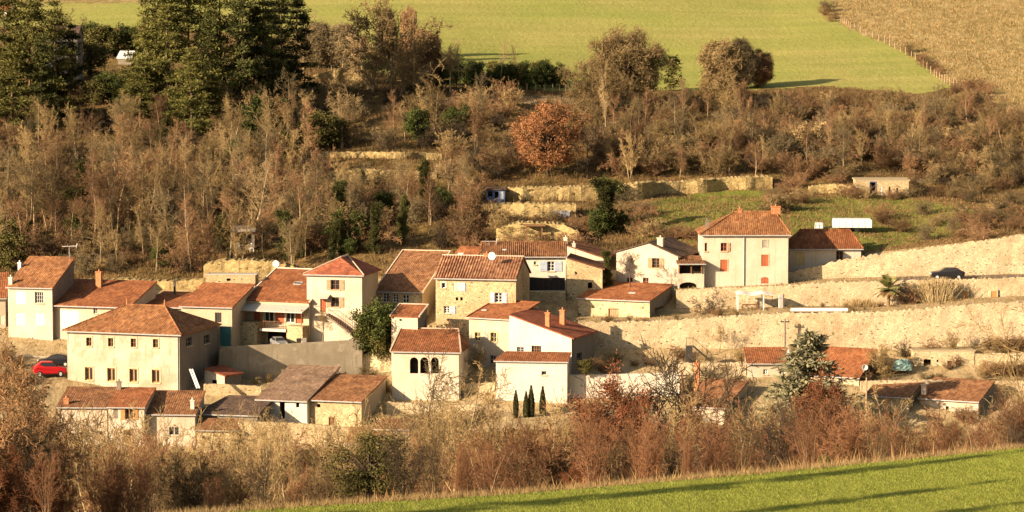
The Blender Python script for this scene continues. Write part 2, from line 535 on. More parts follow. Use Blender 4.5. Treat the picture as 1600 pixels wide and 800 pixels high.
# ------------------------------------------------------------------ object helpers
def tag(o, label=None, cat=None, group=None, kind=None):
    if label: o['label'] = label
    if cat: o['category'] = cat
    if group: o['group'] = group
    if kind: o['kind'] = kind
    return o

def thing(name, label, cat, loc=(0, 0, 0), rz=0.0, group=None):
    o = bpy.data.objects.new(name, None)
    o.empty_display_size = 0.5
    COL.objects.link(o)
    o.location = loc
    o.rotation_euler = (0, 0, rz)
    return tag(o, label, cat, group)

def link(name, me, parent=None, loc=None, rz=None, scale=None):
    o = bpy.data.objects.new(name, me)
    COL.objects.link(o)
    if parent is not None: o.parent = parent
    if loc is not None: o.location = loc
    if rz is not None: o.rotation_euler = (0, 0, rz)
    if scale is not None: o.scale = scale if hasattr(scale, '__len__') else (scale,) * 3
    return o

def mesh_np(name, verts, faces, mat):
    verts = np.asarray(verts, np.float32).reshape(-1, 3)
    faces = np.asarray(faces, np.int32)
    k = faces.shape[1]
    me = bpy.data.meshes.new(name)
    me.vertices.add(len(verts))
    me.vertices.foreach_set('co', verts.ravel())
    me.loops.add(faces.size)
    me.loops.foreach_set('vertex_index', faces.ravel())
    me.polygons.add(len(faces))
    me.polygons.foreach_set('loop_start', np.arange(0, faces.size, k, dtype=np.int32))
    me.polygons.foreach_set('loop_total', np.full(len(faces), k, np.int32))
    me.update(calc_edges=True)
    me.materials.append(MATS[mat] if isinstance(mat, str) else mat)
    return me

class MB:
    """collects faces; build() links them as one mesh object"""
    def __init__(s):
        s.v = []
        s.f = []
    def add(s, vs, fs):
        k = len(s.v)
        s.v += [tuple(x) for x in vs]
        s.f += [[k + i for i in f] for f in fs]
    def poly(s, *pts):
        s.add(pts, [list(range(len(pts)))])
    def box(s, a, b, top=0.0):
        (x0, y0, z0), (x1, y1, z1) = a, b
        t = top
        s.add([(x0, y0, z0), (x1, y0, z0), (x1, y1, z0), (x0, y1, z0), (x0 + t, y0 + t, z1), (x1 - t, y0 + t, z1), (x1 - t, y1 - t, z1), (x0 + t, y1 - t, z1)],
              [[0, 3, 2, 1], [4, 5, 6, 7], [0, 1, 5, 4], [1, 2, 6, 5], [2, 3, 7, 6], [3, 0, 4, 7]])
    def tube(s, p, q, r, r2=None, n=8, caps=True):
        p, q = Vector(p), Vector(q)
        r2 = r if r2 is None else r2
        a = (q - p).normalized()
        u = a.orthogonal().normalized()
        w_ = a.cross(u)
        vs = []
        for c, rr in ((p, r), (q, r2)):
            for i in range(n):
                t = 2 * math.pi * i / n
                vs.append(c + (u * math.cos(t) + w_ * math.sin(t)) * rr)
        fs = [[i, (i + 1) % n, n + (i + 1) % n, n + i] for i in range(n)]
        if caps:
            fs += [list(range(n - 1, -1, -1)), list(range(n, 2 * n))]
        s.add(vs, fs)
    def prism(s, pts, d0, d1, axis='y'):
        """outline pts (a,z) swept along y from d0 to d1"""
        n = len(pts)
        vs = [(p[0], d0, p[1]) for p in pts] + [(p[0], d1, p[1]) for p in pts]
        if axis == 'x':
            vs = [(y, x, z) for (x, y, z) in vs]
        fs = [list(range(n)), list(range(2 * n - 1, n - 1, -1))] + [[i, n + i, n + (i + 1) % n, (i + 1) % n] for i in range(n)]
        s.add(vs, fs)
    def mesh(s, name, mat):
        me = bpy.data.meshes.new(name)
        me.from_pydata(s.v, [], s.f)
        me.materials.append(MATS[mat])
        me.update()
        return me
    def build(s, name, mat, parent=None, **kw):
        return link(name, s.mesh(name, mat), parent, **kw)

# ------------------------------------------------------------------ terrain mesh
FENCE = [(1296, -20), (1303, 28), (1318, 40), (1380, 66), (1430, 90), (1462, 118), (1500, 142), (1532, 178), (1548, 200), (1560, 230)]
def fence_px(row):
    return np.interp(row, [q[1] for q in FENCE], [q[0] for q in FENCE])

def in_poly(px, row, poly):
    inside = np.zeros(px.shape, bool)
    n = len(poly)
    for i in range(n):
        x0, y0 = poly[i]
        x1, y1 = poly[(i + 1) % n]
        c = ((y0 > row) != (y1 > row)) & (px < (x1 - x0) * (row - y0) / (y1 - y0 + 1e-9) + x0)
        inside ^= c
    return inside

def build_terrain():
    cols = sorted(set([-2600, -1900, -1400, -1000, -750, -600, -500] + list(range(-420, 2030, 7)) + [2100, 2250, 2500, 3000, 3500, 4200]
                      + [a + e for p in PLATS for a in p[:2] for e in (-0.5, 0.5)]))
    ys = [0.0, 8, 16, 24, 32, 40, 48, 56, 64, 72, 80]
    ys += list(np.arange(84, 150, 0.8)) + list(np.arange(150, 320, 3.0)) + list(np.arange(320, 400, 0.8)) + list(np.arange(400, 520, 1.6))
    ys += list(np.arange(520, 700, 4)) + [710, 730, 760, 800, 850, 900, 1000, 1150, 1300, 1600, 1900, 2200]
    for p in PLATS:
        ys += [p[2] + 0.30, p[2] + 0.40, p[3] - 0.01, p[3] + 0.01]
    ys = np.array(sorted(set(ys)))
    cols = np.array(cols, float)
    PX, YY = np.meshgrid(cols, ys)
    Z = zf(PX, YY)
    t = (Z - H) / np.maximum(YY, 1.0)
    V = (t * CP + SP) / (CP - t * SP)
    X = (PX - 800) / F * YY / np.maximum(0.2, (CP + V * SP))
    X = np.where(YY < 30, (PX - 800) / F * np.maximum(YY, 30.0) * 1.0, X)
    # spread the near end so the ground is wide under the camera too
    ROW = row_of(Z, np.maximum(YY, 1.0))
    co = np.stack([X, YY, Z], -1).reshape(-1, 3)
    nr, nc = PX.shape
    idx = np.arange(nr * nc).reshape(nr, nc)
    quads = np.stack([idx[:-1, :-1], idx[:-1, 1:], idx[1:, 1:], idx[1:, :-1]], -1).reshape(-1, 4)
    fp = fence_px(ROW)
    lower = np.interp(PX, [-2600, 200, 450, 560, 650, 900, 1050, 1200, 1290, 1440, 1465, 1475], [42, 42, 58, 105, 128, 143, 141, 139, 134, 147, 141, 138])
    far = YY > 470
    field = far & (ROW < lower) & (PX < fp)
    pl = np.interp(PX, [1460, 1530, 1600, 2400, 4200], [120, 165, 192, 250, 260])
    pasture = far & (PX >= fp) & (ROW < pl)
    pasture |= (YY > 440) & (PX >= fp) & (ROW < pl) & (PX > 1500)
    beyond = far & (PX < 1280) & (ROW < np.interp(PX, [-2600, 240, 330, 700, 1280], [5, 5, -6, -12, -30]))
    field &= ~beyond
    mead = in_poly(PX, ROW, [(985, 345), (1020, 312), (1100, 301), (1205, 296), (1232, 330), (1225, 376), (1090, 378), (1000, 372)])
    mead |= in_poly(PX, ROW, [(1236, 312), (1330, 304), (1440, 312), (1530, 330), (1560, 345), (1470, 372), (1345, 392), (1236, 372)])
    mead &= (YY > 371.5)
    earth = (YY > 330) & (YY < 376)
    pathp = in_poly(PX, ROW, [(650, 152), (760, 150), (880, 150), (1000, 165), (1010, 175), (880, 162), (660, 162)]) & (YY > 440)
    crop = YY <= crest_y(PX) + 0.3
    zones = {'field': field, 'pasture': pasture | beyond, 'meadow': mead, 'earth': earth | pathp, 'crop': crop}
    fz = {k: v.reshape(-1).astype(np.float32) for k, v in zones.items()}
    qc = {k: (v[quads].mean(1) > 0.5) for k, v in fz.items()}
    yq = YY.reshape(-1)[quads].mean(1)
    sel = {
        'crop_field': (yq <= 150) & (qc['crop'] | (yq < 80)),
        'grass_field': qc['field'],
        'pasture_slope': qc['pasture'],
        'village_ground': (yq > 300) & (yq <= 376),
    }
    taken = np.zeros(len(quads), bool)
    parts = []
    for k, mk in sel.items():
        mk = mk & ~taken
        taken |= mk
        parts.append((k, mk))
    parts.append(('valley_bank', ~taken & (yq <= 300)))
    taken |= (yq <= 300)
    parts.append(('hillside', ~taken))
    for k, mk in parts:
        q = quads[mk]
        u, inv = np.unique(q, return_inverse=True)
        me = mesh_np(k, co[u], inv.reshape(-1, 4), 'ground')
        for zn, arr in fz.items():
            a = me.attributes.new(zn, 'FLOAT', 'POINT')
            a.data.foreach_set('value', arr[u])
        me.polygons.foreach_set('use_smooth', np.ones(len(q), bool))
        tag(link(k, me), kind='structure')
build_terrain()

# ------------------------------------------------------------------ buildings
def wall_with_holes(mb, O, U, Nn, x0, x1, z0, z1, holes, depth=0.2):
    """wall rectangle in plane O + U*a + Z*h with real openings; Nn points outwards"""
    xs = sorted({x0, x1} | {min(max(h[i], x0), x1) for h in holes for i in (0, 1)})
    zs = sorted({z0, z1} | {min(max(h[i], z0), z1) for h in holes for i in (2, 3)})
    Zv = Vector((0, 0, 1))
    def pt(a, h, dd=0.0):
        return O + U * a + Zv * h - Nn * dd
    for i in range(len(xs) - 1):
        for j in range(len(zs) - 1):
            cx, cz = (xs[i] + xs[i + 1]) / 2, (zs[j] + zs[j + 1]) / 2
            if any(h[0] < cx < h[1] and h[2] < cz < h[3] for h in holes):
                continue
            mb.poly(pt(xs[i], zs[j]), pt(xs[i + 1], zs[j]), pt(xs[i + 1], zs[j + 1]), pt(xs[i], zs[j + 1]))
    for a, b, c, d in holes:
        mb.poly(pt(a, c), pt(b, c), pt(b, c, depth), pt(a, c, depth))
        mb.poly(pt(a, d), pt(a, d, depth), pt(b, d, depth), pt(b, d))
        mb.poly(pt(a, c), pt(a, c, depth), pt(a, d, depth), pt(a, d))
        mb.poly(pt(b, c), pt(b, d), pt(b, d, depth), pt(b, c, depth))

def obox(mb, O, U, Nn, a0, a1, h0, h1, d0, d1):
    """box in wall coordinates: a along the wall, h up, d outwards"""
    Zv = Vector((0, 0, 1))
    vs = []
    for h in (h0, h1):
        for a, d in ((a0, d0), (a1, d0), (a1, d1), (a0, d1)):
            vs.append(O + U * a + Zv * h + Nn * d)
    mb.add(vs, [[0, 1, 2, 3], [4, 7, 6, 5], [0, 4, 5, 1], [1, 5, 6, 2], [2, 6, 7, 3], [3, 7, 4, 0]])

def opening_parts(root, O, U, Nn, hole, st, depth=0.2):
    a, b, c, d = hole
    kind = st.get('kind', 'window')
    fm = st.get('frame', 'white_paint')
    nm = kind
    if kind in ('window', 'glazing'):
        mb = MB()
        t = st.get('bar', 0.075)
        dz = -depth + 0.05
        for q in ((a, a + t, c, d), (b - t, b, c, d), (a + t, b - t, c, c + t), (a + t, b - t, d - t, d)):
            obox(mb, O, U, Nn, *q, dz - 0.06, dz)
        nv = st.get('nv', 1)
        for i in range(nv):
            m = a + (b - a) * (i + 1) / (nv + 1)
            obox(mb, O, U, Nn, m - t * 0.55, m + t * 0.55, c + t, d - t, dz - 0.055, dz - 0.003)
        nh = st.get('nh', 1)
        for i in range(nh):
            m = c + (d - c) * (i + 1) / (nh + 1)
            obox(mb, O, U, Nn, a + t, b - t, m - 0.025, m + 0.025, dz - 0.05, dz - 0.008)
        fr = mb.build(nm, fm, root)
        mb = MB()
        obox(mb, O, U, Nn, a, b, c, d, -depth - 0.10, -depth - 0.02)
        mb.build('pane', st.get('glass', 'glass'), fr)
        holder = fr
    elif kind == 'door':
        mb = MB()
        obox(mb, O, U, Nn, a, b, c, d, -depth - 0.06, -depth + 0.04)
        holder = mb.build('door', fm, root)
        mb = MB()
        n = 4
        for i in range(n):
            w_ = (b - a) / n
            obox(mb, O, U, Nn, a + w_ * i + 0.03, a + w_ * (i + 1) - 0.03, c + 0.08, d - 0.08, -depth + 0.042, -depth + 0.07)
        mb.build('door_boards', fm, holder)
        mb = MB()
        obox(mb, O, U, Nn, b - 0.16, b - 0.08, c + (d - c) * 0.42, c + (d - c) * 0.42 + 0.12, -depth + 0.072, -depth + 0.12)
        mb.build('handle', 'dark_metal', holder)
    elif kind == 'closed':
        m = (a + b) / 2
        holder = None
        for (p, q) in ((a, m - 0.012), (m + 0.012, b)):
            mb = MB()
            obox(mb, O, U, Nn, p, q, c, d, -0.10, -0.04)
            for h in (0.2, 0.8):
                z = c + (d - c) * h
                obox(mb, O, U, Nn, p + 0.04, q - 0.04, z - 0.05, z + 0.05, -0.042, -0.015)
            holder = mb.build('closed_shutter', fm, root)
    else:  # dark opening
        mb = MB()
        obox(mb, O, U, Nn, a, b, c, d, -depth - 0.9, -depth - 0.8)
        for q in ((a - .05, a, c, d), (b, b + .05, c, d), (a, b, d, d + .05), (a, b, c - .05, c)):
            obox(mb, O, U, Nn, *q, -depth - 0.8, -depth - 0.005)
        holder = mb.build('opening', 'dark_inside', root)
    sm = st.get('shutter')
    if sm:
        sw = st.get('sw', (b - a) * 0.5)
        sides = st.get('sides', 'LR')
        for sd_ in sides:
            mb = MB()
            p0, p1 = (a - 0.05 - sw, a - 0.05) if sd_ == 'L' else (b + 0.05, b + 0.05 + sw)
            obox(mb, O, U, Nn, p0, p1, c - 0.04, d + 0.02, 0.02, 0.07)
            obox(mb, O, U, Nn, p0 + 0.03, p1 - 0.03, c + (d - c) * 0.2, c + (d - c) * 0.2 + 0.08, 0.071, 0.10)
            obox(mb, O, U, Nn, p0 + 0.03, p1 - 0.03, c + (d - c) * 0.75, c + (d - c) * 0.75 + 0.08, 0.071, 0.10)
            mb.build('shutter', sm, holder)
    tr = st.get('trim')
    if tr:
        mb = MB()
        t = st.get('tw', 0.16)
        for q in ((a - t, a - 0.002, c, d), (b + 0.002, b + t, c, d), (a - t, b + t, d + 0.002, d + t * 1.2)):
            obox(mb, O, U, Nn, *q, 0.003, 0.045)
        mb.build('surround', tr, holder)
    if st.get('sill', kind == 'window'):
        mb = MB()
        obox(mb, O, U, Nn, a - 0.10, b + 0.10, c - 0.11, c - 0.003, 0.003, 0.11)
        mb.build('sill', st.get('sillm', 'stone_trim'), holder)
    if st.get('arch'):
        mb = MB()
        r = (b - a) / 2
        Zv = Vector((0, 0, 1))
        for sgn in (-1, 1):
            cx = (a + b) / 2
            pts = []
            for i in range(9):
                t = math.pi / 2 * i / 8
                pts.append((cx + sgn * r * math.sin(t), d - r * st.get('rise', 1.0) + r * st.get('rise', 1.0) * math.cos(t)))
            pts.append((cx + sgn * r, d))
            front = [O + U * p[0] + Zv * p[1] - Nn * 0.004 for p in pts]
            back = [O + U * p[0] + Zv * p[1] - Nn * (depth - 0.01) for p in pts]
            n = len(pts)
            mb.add(front + back, [list(range(n)), list(range(2 * n - 1, n - 1, -1))] + [[i, n + i, n + (i + 1) % n, (i + 1) % n] for i in range(n)])
        mb.build('arch_head', st.get('archm', 'wall_pale'), holder)

def slab(polys, th):
    """closed roof slab from top polygons (shared vertices by position)"""
    mb = MB()
    key = {}
    vs = []
    def vid(p):
        k = (round(p[0], 4), round(p[1], 4), round(p[2], 4))
        if k not in key:
            key[k] = len(vs)
            vs.append(Vector(p))
        return key[k]
    fs = [[vid(p) for p in q] for q in polys]
    n = len(vs)
    cnt = {}
    for f in fs:
        for i in range(len(f)):
            e = (f[i], f[(i + 1) % len(f)])
            cnt[e] = cnt.get(e, 0) + 1
    out = list(fs) + [[n + i for i in reversed(f)] for f in fs]
    for (i, j) in cnt:
        if (j, i) not in cnt:
            out.append([j, i, n + i, n + j])
    mb.add(vs + [v - Vector((0, 0, th)) for v in vs], out)
    return mb

def corrugate(FL, FR, RR, RL, n, amp):
    """front slope as rows of round tiles"""
    polys_v, polys_f = [], []
    m = n * 6
    for i in range(m + 1):
        t = i / m
        up = Vector((0, 0, amp * abs(math.sin(math.pi * t * n))))
        polys_v.append(FL.lerp(FR, t) + up + Vector((0, 0, 0.01)))
        polys_v.append(RL.lerp(RR, t) + up + Vector((0, 0, 0.01)))
    for i in range(m):
        polys_f.append([2 * i, 2 * i + 2, 2 * i + 3, 2 * i + 1])
    mb = MB()
    mb.add(polys_v, polys_f)
    return mb

HOUSES = {}
def house(name, label, cat, xL, xR, eave, base, Y, xB=None, d=8.0, kind='shed', ridge=None, u=(0.0, 1.0), v=None,
          wall='wall_cream', roof='tile_red', wins=(), side=(), chims=(), over=0.3, ext=3.0, peak=None, eaveL=None,
          ribs=0, verge=None, sidewall=None, theta=None, th=0.16, cap=None, group=None):
    s = F / Y
    va = math.atan((xR - 800) / F)
    if theta is not None:
        th_ = theta
    elif xB is None:
        th_ = 0.0
    else:
        th_ = math.asin(max(-0.95, min(0.95, (xB - xR) / (s * d)))) + va
    ex = Vector((math.cos(th_), -math.sin(th_), 0))
    ey = Vector((math.sin(th_), math.cos(th_), 0))
    Rc = P(xR, base, Y)
    C0 = Vector((0, 0, H))
    def on_plane(px, row, O, n):
        D = ray(px, row)
        return C0 + D * ((O - C0).dot(n) / D.dot(n))
    w_ = -(on_plane(xL, base, Rc, ey) - Rc).dot(ex)
    mid = Rc - ex * (w_ / 2)
    hw = w_ / 2
    ze = on_plane(xR, eave, Rc, ey).z - Rc.z
    root = thing(name, label, cat, mid, -th_, group)
    L = lambda p: Vector(((p - mid).dot(ex), (p - mid).dot(ey), p.z - mid.z))
    front_px = lambda px, row: L(on_plane(px, row, Rc, ey))
    side_px = lambda px, row: L(on_plane(px, row, Rc, ex))
    X, Yv, Zv = Vector((1, 0, 0)), Vector((0, 1, 0)), Vector((0, 0, 1))
    # openings
    holes, specs = [], []
    for (cx, cy, pw, ph, st) in wins:
        p = front_px(cx - pw / 2, cy + ph / 2)
        q = front_px(cx + pw / 2, cy - ph / 2)
        hh = (max(p.x, -hw + 0.08), min(q.x, hw - 0.08), p.z, min(q.z, ze - 0.08) if kind != 'gable_y' else q.z)
        holes.append(hh); specs.append(st)
    sholes, sspecs = [], []
    for (cx, cy, pw, ph, st) in side:
        p = side_px(cx - pw / 2, cy + ph / 2)
        q = side_px(cx + pw / 2, cy - ph / 2)
        sholes.append((max(p.y, .1), min(q.y, d - .1), p.z, min(q.z, ze - 0.1))); sspecs.append(st)
    mbf, mbs = MB(), MB()
    Of = Vector((0, 0, 0))
    Os = Vector((hw, 0, 0))
    tops = []
    gap = 0.02
    if kind != 'gable_y':
        if v is None:
            v = {'shed': (1.0, 1.0), 'gable': (0.5, 0.5), 'hip': (0.5, 0.5)}[kind]
        vy = (v[0] + v[1]) / 2 * d
        pxr = xB if (xB is not None and kind == 'shed') else xR
        zr = L(on_plane(pxr, ridge, Rc + ey * vy, ey)).z
        wall_with_holes(mbf, Of, X, -Yv, -hw, hw, -ext, ze, holes)
        wall_with_holes(mbs, Os, Yv, X, 0, d, -ext, ze, sholes)
        wall_with_holes(mbs, Vector((-hw, 0, 0)), Yv, -X, 0, d, -ext, ze, [])
        wall_with_holes(mbs, Vector((0, d, 0)), X, Yv, -hw, hw, -ext, ze, [])
        ra, rb = Vector((-hw + u[0] * w_, v[0] * d, zr)), Vector((-hw + u[1] * w_, v[1] * d, zr))
        slope = (zr - ze) / max(0.3, min(v) * d)
        of = over
        zf_ = ze - of * slope + gap
        oL = of if True else 0
        gl, gr = u[0] <= 0.001 and kind != 'hip', u[1] >= 0.999 and kind != 'hip'
        shed = min(v) > 0.95
        eoL = 0.18 if gl else of
        eoR = 0.18 if gr else of
        FL, FR = Vector((-hw - eoL, -of, zf_)), Vector((hw + eoR, -of, zf_))
        A = ra + Vector((-eoL if gl else 0, of * 0.4 if shed else 0, gap + (of * 0.4 * slope if shed else 0)))
        B = rb + Vector((eoR if gr else 0, of * 0.4 if shed else 0, gap + (of * 0.4 * slope if shed else 0)))
        BL, BR = Vector((-hw - eoL, d + of, zf_)), Vector((hw + eoR, d + of, zf_))
        if kind == 'hip' and abs(u[0] - u[1]) < 0.01 and v[0] != v[1]:
            tops = [[FL, FR, A], [FR, BR, B, A], [BR, BL, B], [BL, FL, A, B]]
        else:
            tops.append([FL, FR, B, A])
            if not gr:
                tops.append([FR, BR, B])
            if not gl:
                tops.append([BL, FL, A])
            if not shed:
                tops.append([BR, BL, A, B])
        # gable infill
        for gflag, sx in ((gl, -1), (gr, 1)):
            if gflag:
                x = sx * hw
                pts = [Vector((x, 0, ze)), Vector((x, d, ze)), Vector((x, (v[1] if sx > 0 else v[0]) * d, zr))]
                mbs.poly(*pts)
        if shed:
            x0, x1 = (-hw if gl else ra.x), (hw if gr else rb.x)
            mbs.poly(Vector((-hw, d, ze)), Vector((hw, d, ze)), Vector((x1, d, zr)), Vector((x0, d, zr)))
        rfront = (FL, FR, B, A)
    else:
        # ridge runs away from the viewer; peak=(px,row) on the front wall
        pk = front_px(*peak)
        zL = ze if eaveL is None else front_px(xL, eaveL).z
        zlo = min(zL, ze)
        wall_with_holes(mbf, Of, X, -Yv, -hw, hw, -ext, zlo, [h for h in holes])
        pts = [Vector((-hw, 0, zlo)), Vector((hw, 0, zlo))]
        if ze > zlo + .01: pts.append(Vector((hw, 0, ze)))
        if abs(pk.x - hw) > 0.05 and abs(pk.x + hw) > 0.05: pts.append(Vector((pk.x, 0, pk.z)))
        elif abs(pk.x + hw) <= 0.05: zL = pk.z
        if zL > zlo + .01: pts.append(Vector((-hw, 0, zL)))
        if len(pts) > 2:
            mbf.poly(*pts)
            mbs.poly(*[p + Vector((0, d, 0)) for p in pts])
        wall_with_holes(mbs, Os, Yv, X, 0, d, -ext, ze, sholes)
        wall_with_holes(mbs, Vector((-hw, 0, 0)), Yv, -X, 0, d, -ext, zL, [])
        wall_with_holes(mbs, Vector((0, d, 0)), X, Yv, -hw, hw, -ext, zlo, [])
        o = over
        pkx = max(-hw, min(hw, pk.x))
        sl = (pk.z - ze) / max(0.3, hw - pkx)
        Rr0, Rr1 = Vector((hw + o, -0.2, ze - o * sl + gap)), Vector((hw + o, d + 0.2, ze - o * sl + gap))
        K0, K1 = Vector((pkx, -0.2, pk.z + gap)), Vector((pkx, d + 0.2, pk.z + gap))
        tops = [[K0, Rr0, Rr1, K1]]
        if pkx > -hw + 0.1:
            sl2 = (pk.z - zL) / max(0.3, pkx + hw)
            L0, L1 = Vector((-hw - o, -0.2, zL - o * sl2 + gap)), Vector((-hw - o, d + 0.2, zL - o * sl2 + gap))
            tops.append([L0, K0, K1, L1])
        zr = pk.z
        rfront = None
        v = (0.5, 0.5)
    wobj = mbf.build('wall', wall, root)
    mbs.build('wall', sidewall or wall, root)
    # roof: lift so the slab rests on the walls
    tops = [[p + Vector((0, 0, th)) for p in q] for q in tops]
    rmb = slab(tops, th)
    robj = rmb.build('roof', roof, root)
    if ribs and rfront:
        q = [p + Vector((0, 0, th)) for p in rfront]
        corrugate(q[0], q[1], q[2], q[3], ribs, 0.10).build('tile_rows', roof, robj)
    if rfront and kind != 'shed':
        mb = MB()
        a_, b_ = rfront[3] + Vector((0, 0, th)), rfront[2] + Vector((0, 0, th))
        mb.tube(a_, b_, 0.13, n=6)
        if kind == 'hip':
            for q in tops:
                pass
            for p_, e_ in ((a_, rfront[0]), (b_, rfront[1])):
                mb.tube(p_, e_ + Vector((0, 0, th + 0.02)), 0.10, n=6)
        mb.build('ridge_tiles', cap or roof, robj)
    if verge and rfront:
        for p0, p1 in ((rfront[0], rfront[3]), (rfront[1], rfront[2]), (rfront[3], rfront[2])):
            mb = MB()
            up = Vector((0, 0, th))
            mb.tube(p0 + up, p1 + up, 0.12, n=4)
            mb.build('verge', verge, robj)
    # a plain gutter along the front eave
    if rfront and kind in ('shed', 'gable', 'hip') and over > 0.2:
        mb = MB()
        up = Vector((0, -0.06, th * 0.2))
        mb.tube(rfront[0] + up, rfront[1] + up, 0.075, n=6)
        mb.build('gutter', 'grey_metal', robj)
    for h, st in zip(holes, specs):
        opening_parts(root, Of, X, -Yv, h, dict(st, archm=wall))
    for h, st in zip(sholes, sspecs):
        opening_parts(root, Os, Yv, X, h, st)
    for (px, rt, rb_, pw, mat, yf) in chims:
        O = Rc + ey * (d * yf)
        p0, p1 = L(on_plane(px, rb_, O, ey)), L(on_plane(px, rt, O, ey))
        hwid = pw / s / 2
        mb = MB()
        z0 = p0.z - 0.9
        mb.box((p0.x - hwid, p0.y - hwid * 0.8, z0), (p0.x + hwid, p0.y + hwid * 0.8, p1.z - 0.12))
        ch = mb.build('chimney', mat, robj)
        mb = MB()
        e = 0.07
        mb.box((p0.x - hwid - e, p0.y - hwid * 0.8 - e, p1.z - 0.118), (p0.x + hwid + e, p0.y + hwid * 0.8 + e, p1.z))
        mb.tube((p0.x, p0.y, p1.z + 0.003), (p0.x, p0.y, p1.z + 0.28), 0.11, 0.09, 8)
        mb.build('chimney_cap', mat, ch)
    info = dict(root=root, roof=robj, L=L, front_px=front_px, side_px=side_px, hw=hw, d=d, ze=ze, zr=zr, on=on_plane, Rc=Rc, ex=ex, ey=ey, mid=mid, th=th_, s=s, v=v, tops=tops)
    HOUSES[label] = info
    return info

def skylight(hi, px, row, pw, ph, frame='grey_metal'):
    """roof window laid on the front slope"""
    q = hi['tops'][0]
    n = (q[1] - q[0]).cross(q[2] - q[0]).normalized()
    if n.z < 0: n = -n
    M = Matrix.Rotation(-hi['th'], 3, 'Z')
    Ow, nw = M @ q[0] + hi['mid'], M @ n
    def on(px_, r_):
        return hi['L'](hi['on'](px_, r_, Ow, nw))
    c = on(px, row)
    ux = (q[1] - q[0]).normalized()
    uy = n.cross(ux).normalized()
    a, b = pw / hi['s'] / 2, ph / hi['s'] / 2
    mb = MB()
    def bx(x0, x1, y0, y1, d0, d1):
        vs = [c + ux * x + uy * y + n * dd for dd in (d0, d1) for (x, y) in ((x0, y0), (x1, y0), (x1, y1), (x0, y1))]
        mb.add(vs, [[0, 3, 2, 1], [4, 5, 6, 7], [0, 1, 5, 4], [1, 2, 6, 5], [2, 3, 7, 6], [3, 0, 4, 7]])
    t = 0.08
    bx(-a, -a + t, -b, b, -.02, .1); bx(a - t, a, -b, b, -.02, .1); bx(-a + t, a - t, -b, -b + t, -.02, .1); bx(-a + t, a - t, b - t, b, -.02, .1)
    f = mb.build('skylight', frame, hi['roof'])
    mb = MB()
    bx(-a + t, a - t, -b + t, b - t, .01, .05)
    mb.build('pane', 'glass', f)

W_ = lambda **k: dict(k)
white = W_(frame='white_paint', nv=1, nh=2)
brown = W_(frame='wood_brown', nv=1, nh=1)
stonew = W_(frame='wood_brown', trim='stone_trim', nv=1, nh=1)
dark = W_(kind='dark')

# ---- upper left group
house('house', 'red roofed house cut by the left edge of the picture', 'house', -45, 10, 466, 570, 365, 14, 7, 'shed', 428, wall='wall_cream', roof='tile_red',
      wins=[(4, 500, 6, 14, W_(frame='shutter_cream', kind='closed'))])
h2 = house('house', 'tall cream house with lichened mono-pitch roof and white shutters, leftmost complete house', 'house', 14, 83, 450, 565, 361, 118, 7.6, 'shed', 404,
      wall='wall_pale', roof='tile_orange', sidewall='wall_grey_shade',
      wins=[(32, 465, 15, 19, W_(frame='white_paint', kind='closed')), (61, 465, 13, 17, W_(frame='grey_metal', nv=3, nh=2)),
            (32, 499, 15, 19, W_(frame='shutter_cream', kind='closed')), (62, 499, 16, 19, W_(frame='shutter_cream', kind='closed'))],
      chims=[(31, 410, 426, 5, 'white_paint', .62), (17, 433, 447, 6, 'wall_white', .06)])
h3 = house('house', 'low house with a wide plain red roof and an orange brick chimney', 'house', 76, 203, 480, 565, 359, 245, 8.4, 'shed', 442,
      wall='wall_cream', roof='tile_red', over=0.5,
      wins=[(108, 500, 30, 30, W_(kind='closed', frame='shutter_cream')), (149, 486, 6, 8, W_(frame='grey_metal', nv=1, nh=1))],
      chims=[(155, 424, 447, 9, 'brick', .72)])
house('house', 'low red roof tucked between the chimney house and the parapet house', 'house', 216, 298, 482, 550, 361, 340, 8, 'shed', 460,
      wall='wall_grey_shade', roof='tile_red', chims=[(273, 440, 462, 3, 'dark_metal', .8)])
h5 = house('house', 'tan house with red roof, black upper door and teal gate below', 'house', 284, 363, 481, 560, 356, 398, 8, 'shed', 446,
      wall='wall_tan', roof='tile_red',
      wins=[(341, 496, 10, 15, W_(kind='door', frame='dark_metal')), (352, 526, 17, 30, W_(kind='door', frame='teal_paint'))])
# masonry block rising behind that roof
hb = house('stone_outbuilding', 'flat topped golden block with one small hole behind the teal gate house', 'outbuilding', 322, 399, 430, 470, 365.4, 404, 4, 'shed', 428,
      wall='stone_gold', roof='pale_roof', over=0.05, th=0.1, wins=[(357, 437, 6, 4, dark)])

h6 = house('house', 'dark red roofed house with a balcony above its garage', 'house', 384, 483, 473, 548, 358, 533, 9.0, 'shed', 425,
      wall='wall_tan', roof='tile_red', verge='wall_white', over=0.2,
      wins=[(403, 491, 13, 26, W_(kind='door', frame='wood_red')), (420, 493, 14, 22, W_(kind='glazing', frame='white_paint', nv=1, nh=0)),
            (430, 493, 0.1, 0.1, dark), (437, 493, 14, 24, W_(kind='door', frame='wood_red')), (453, 493, 13, 22, W_(kind='glazing', frame='white_paint', nv=1, nh=0)),
            (468, 493, 12, 24, W_(kind='door', frame='wood_red')), (437, 526, 38, 22, dark)])
skylight(h6, 466, 443, 14, 9)
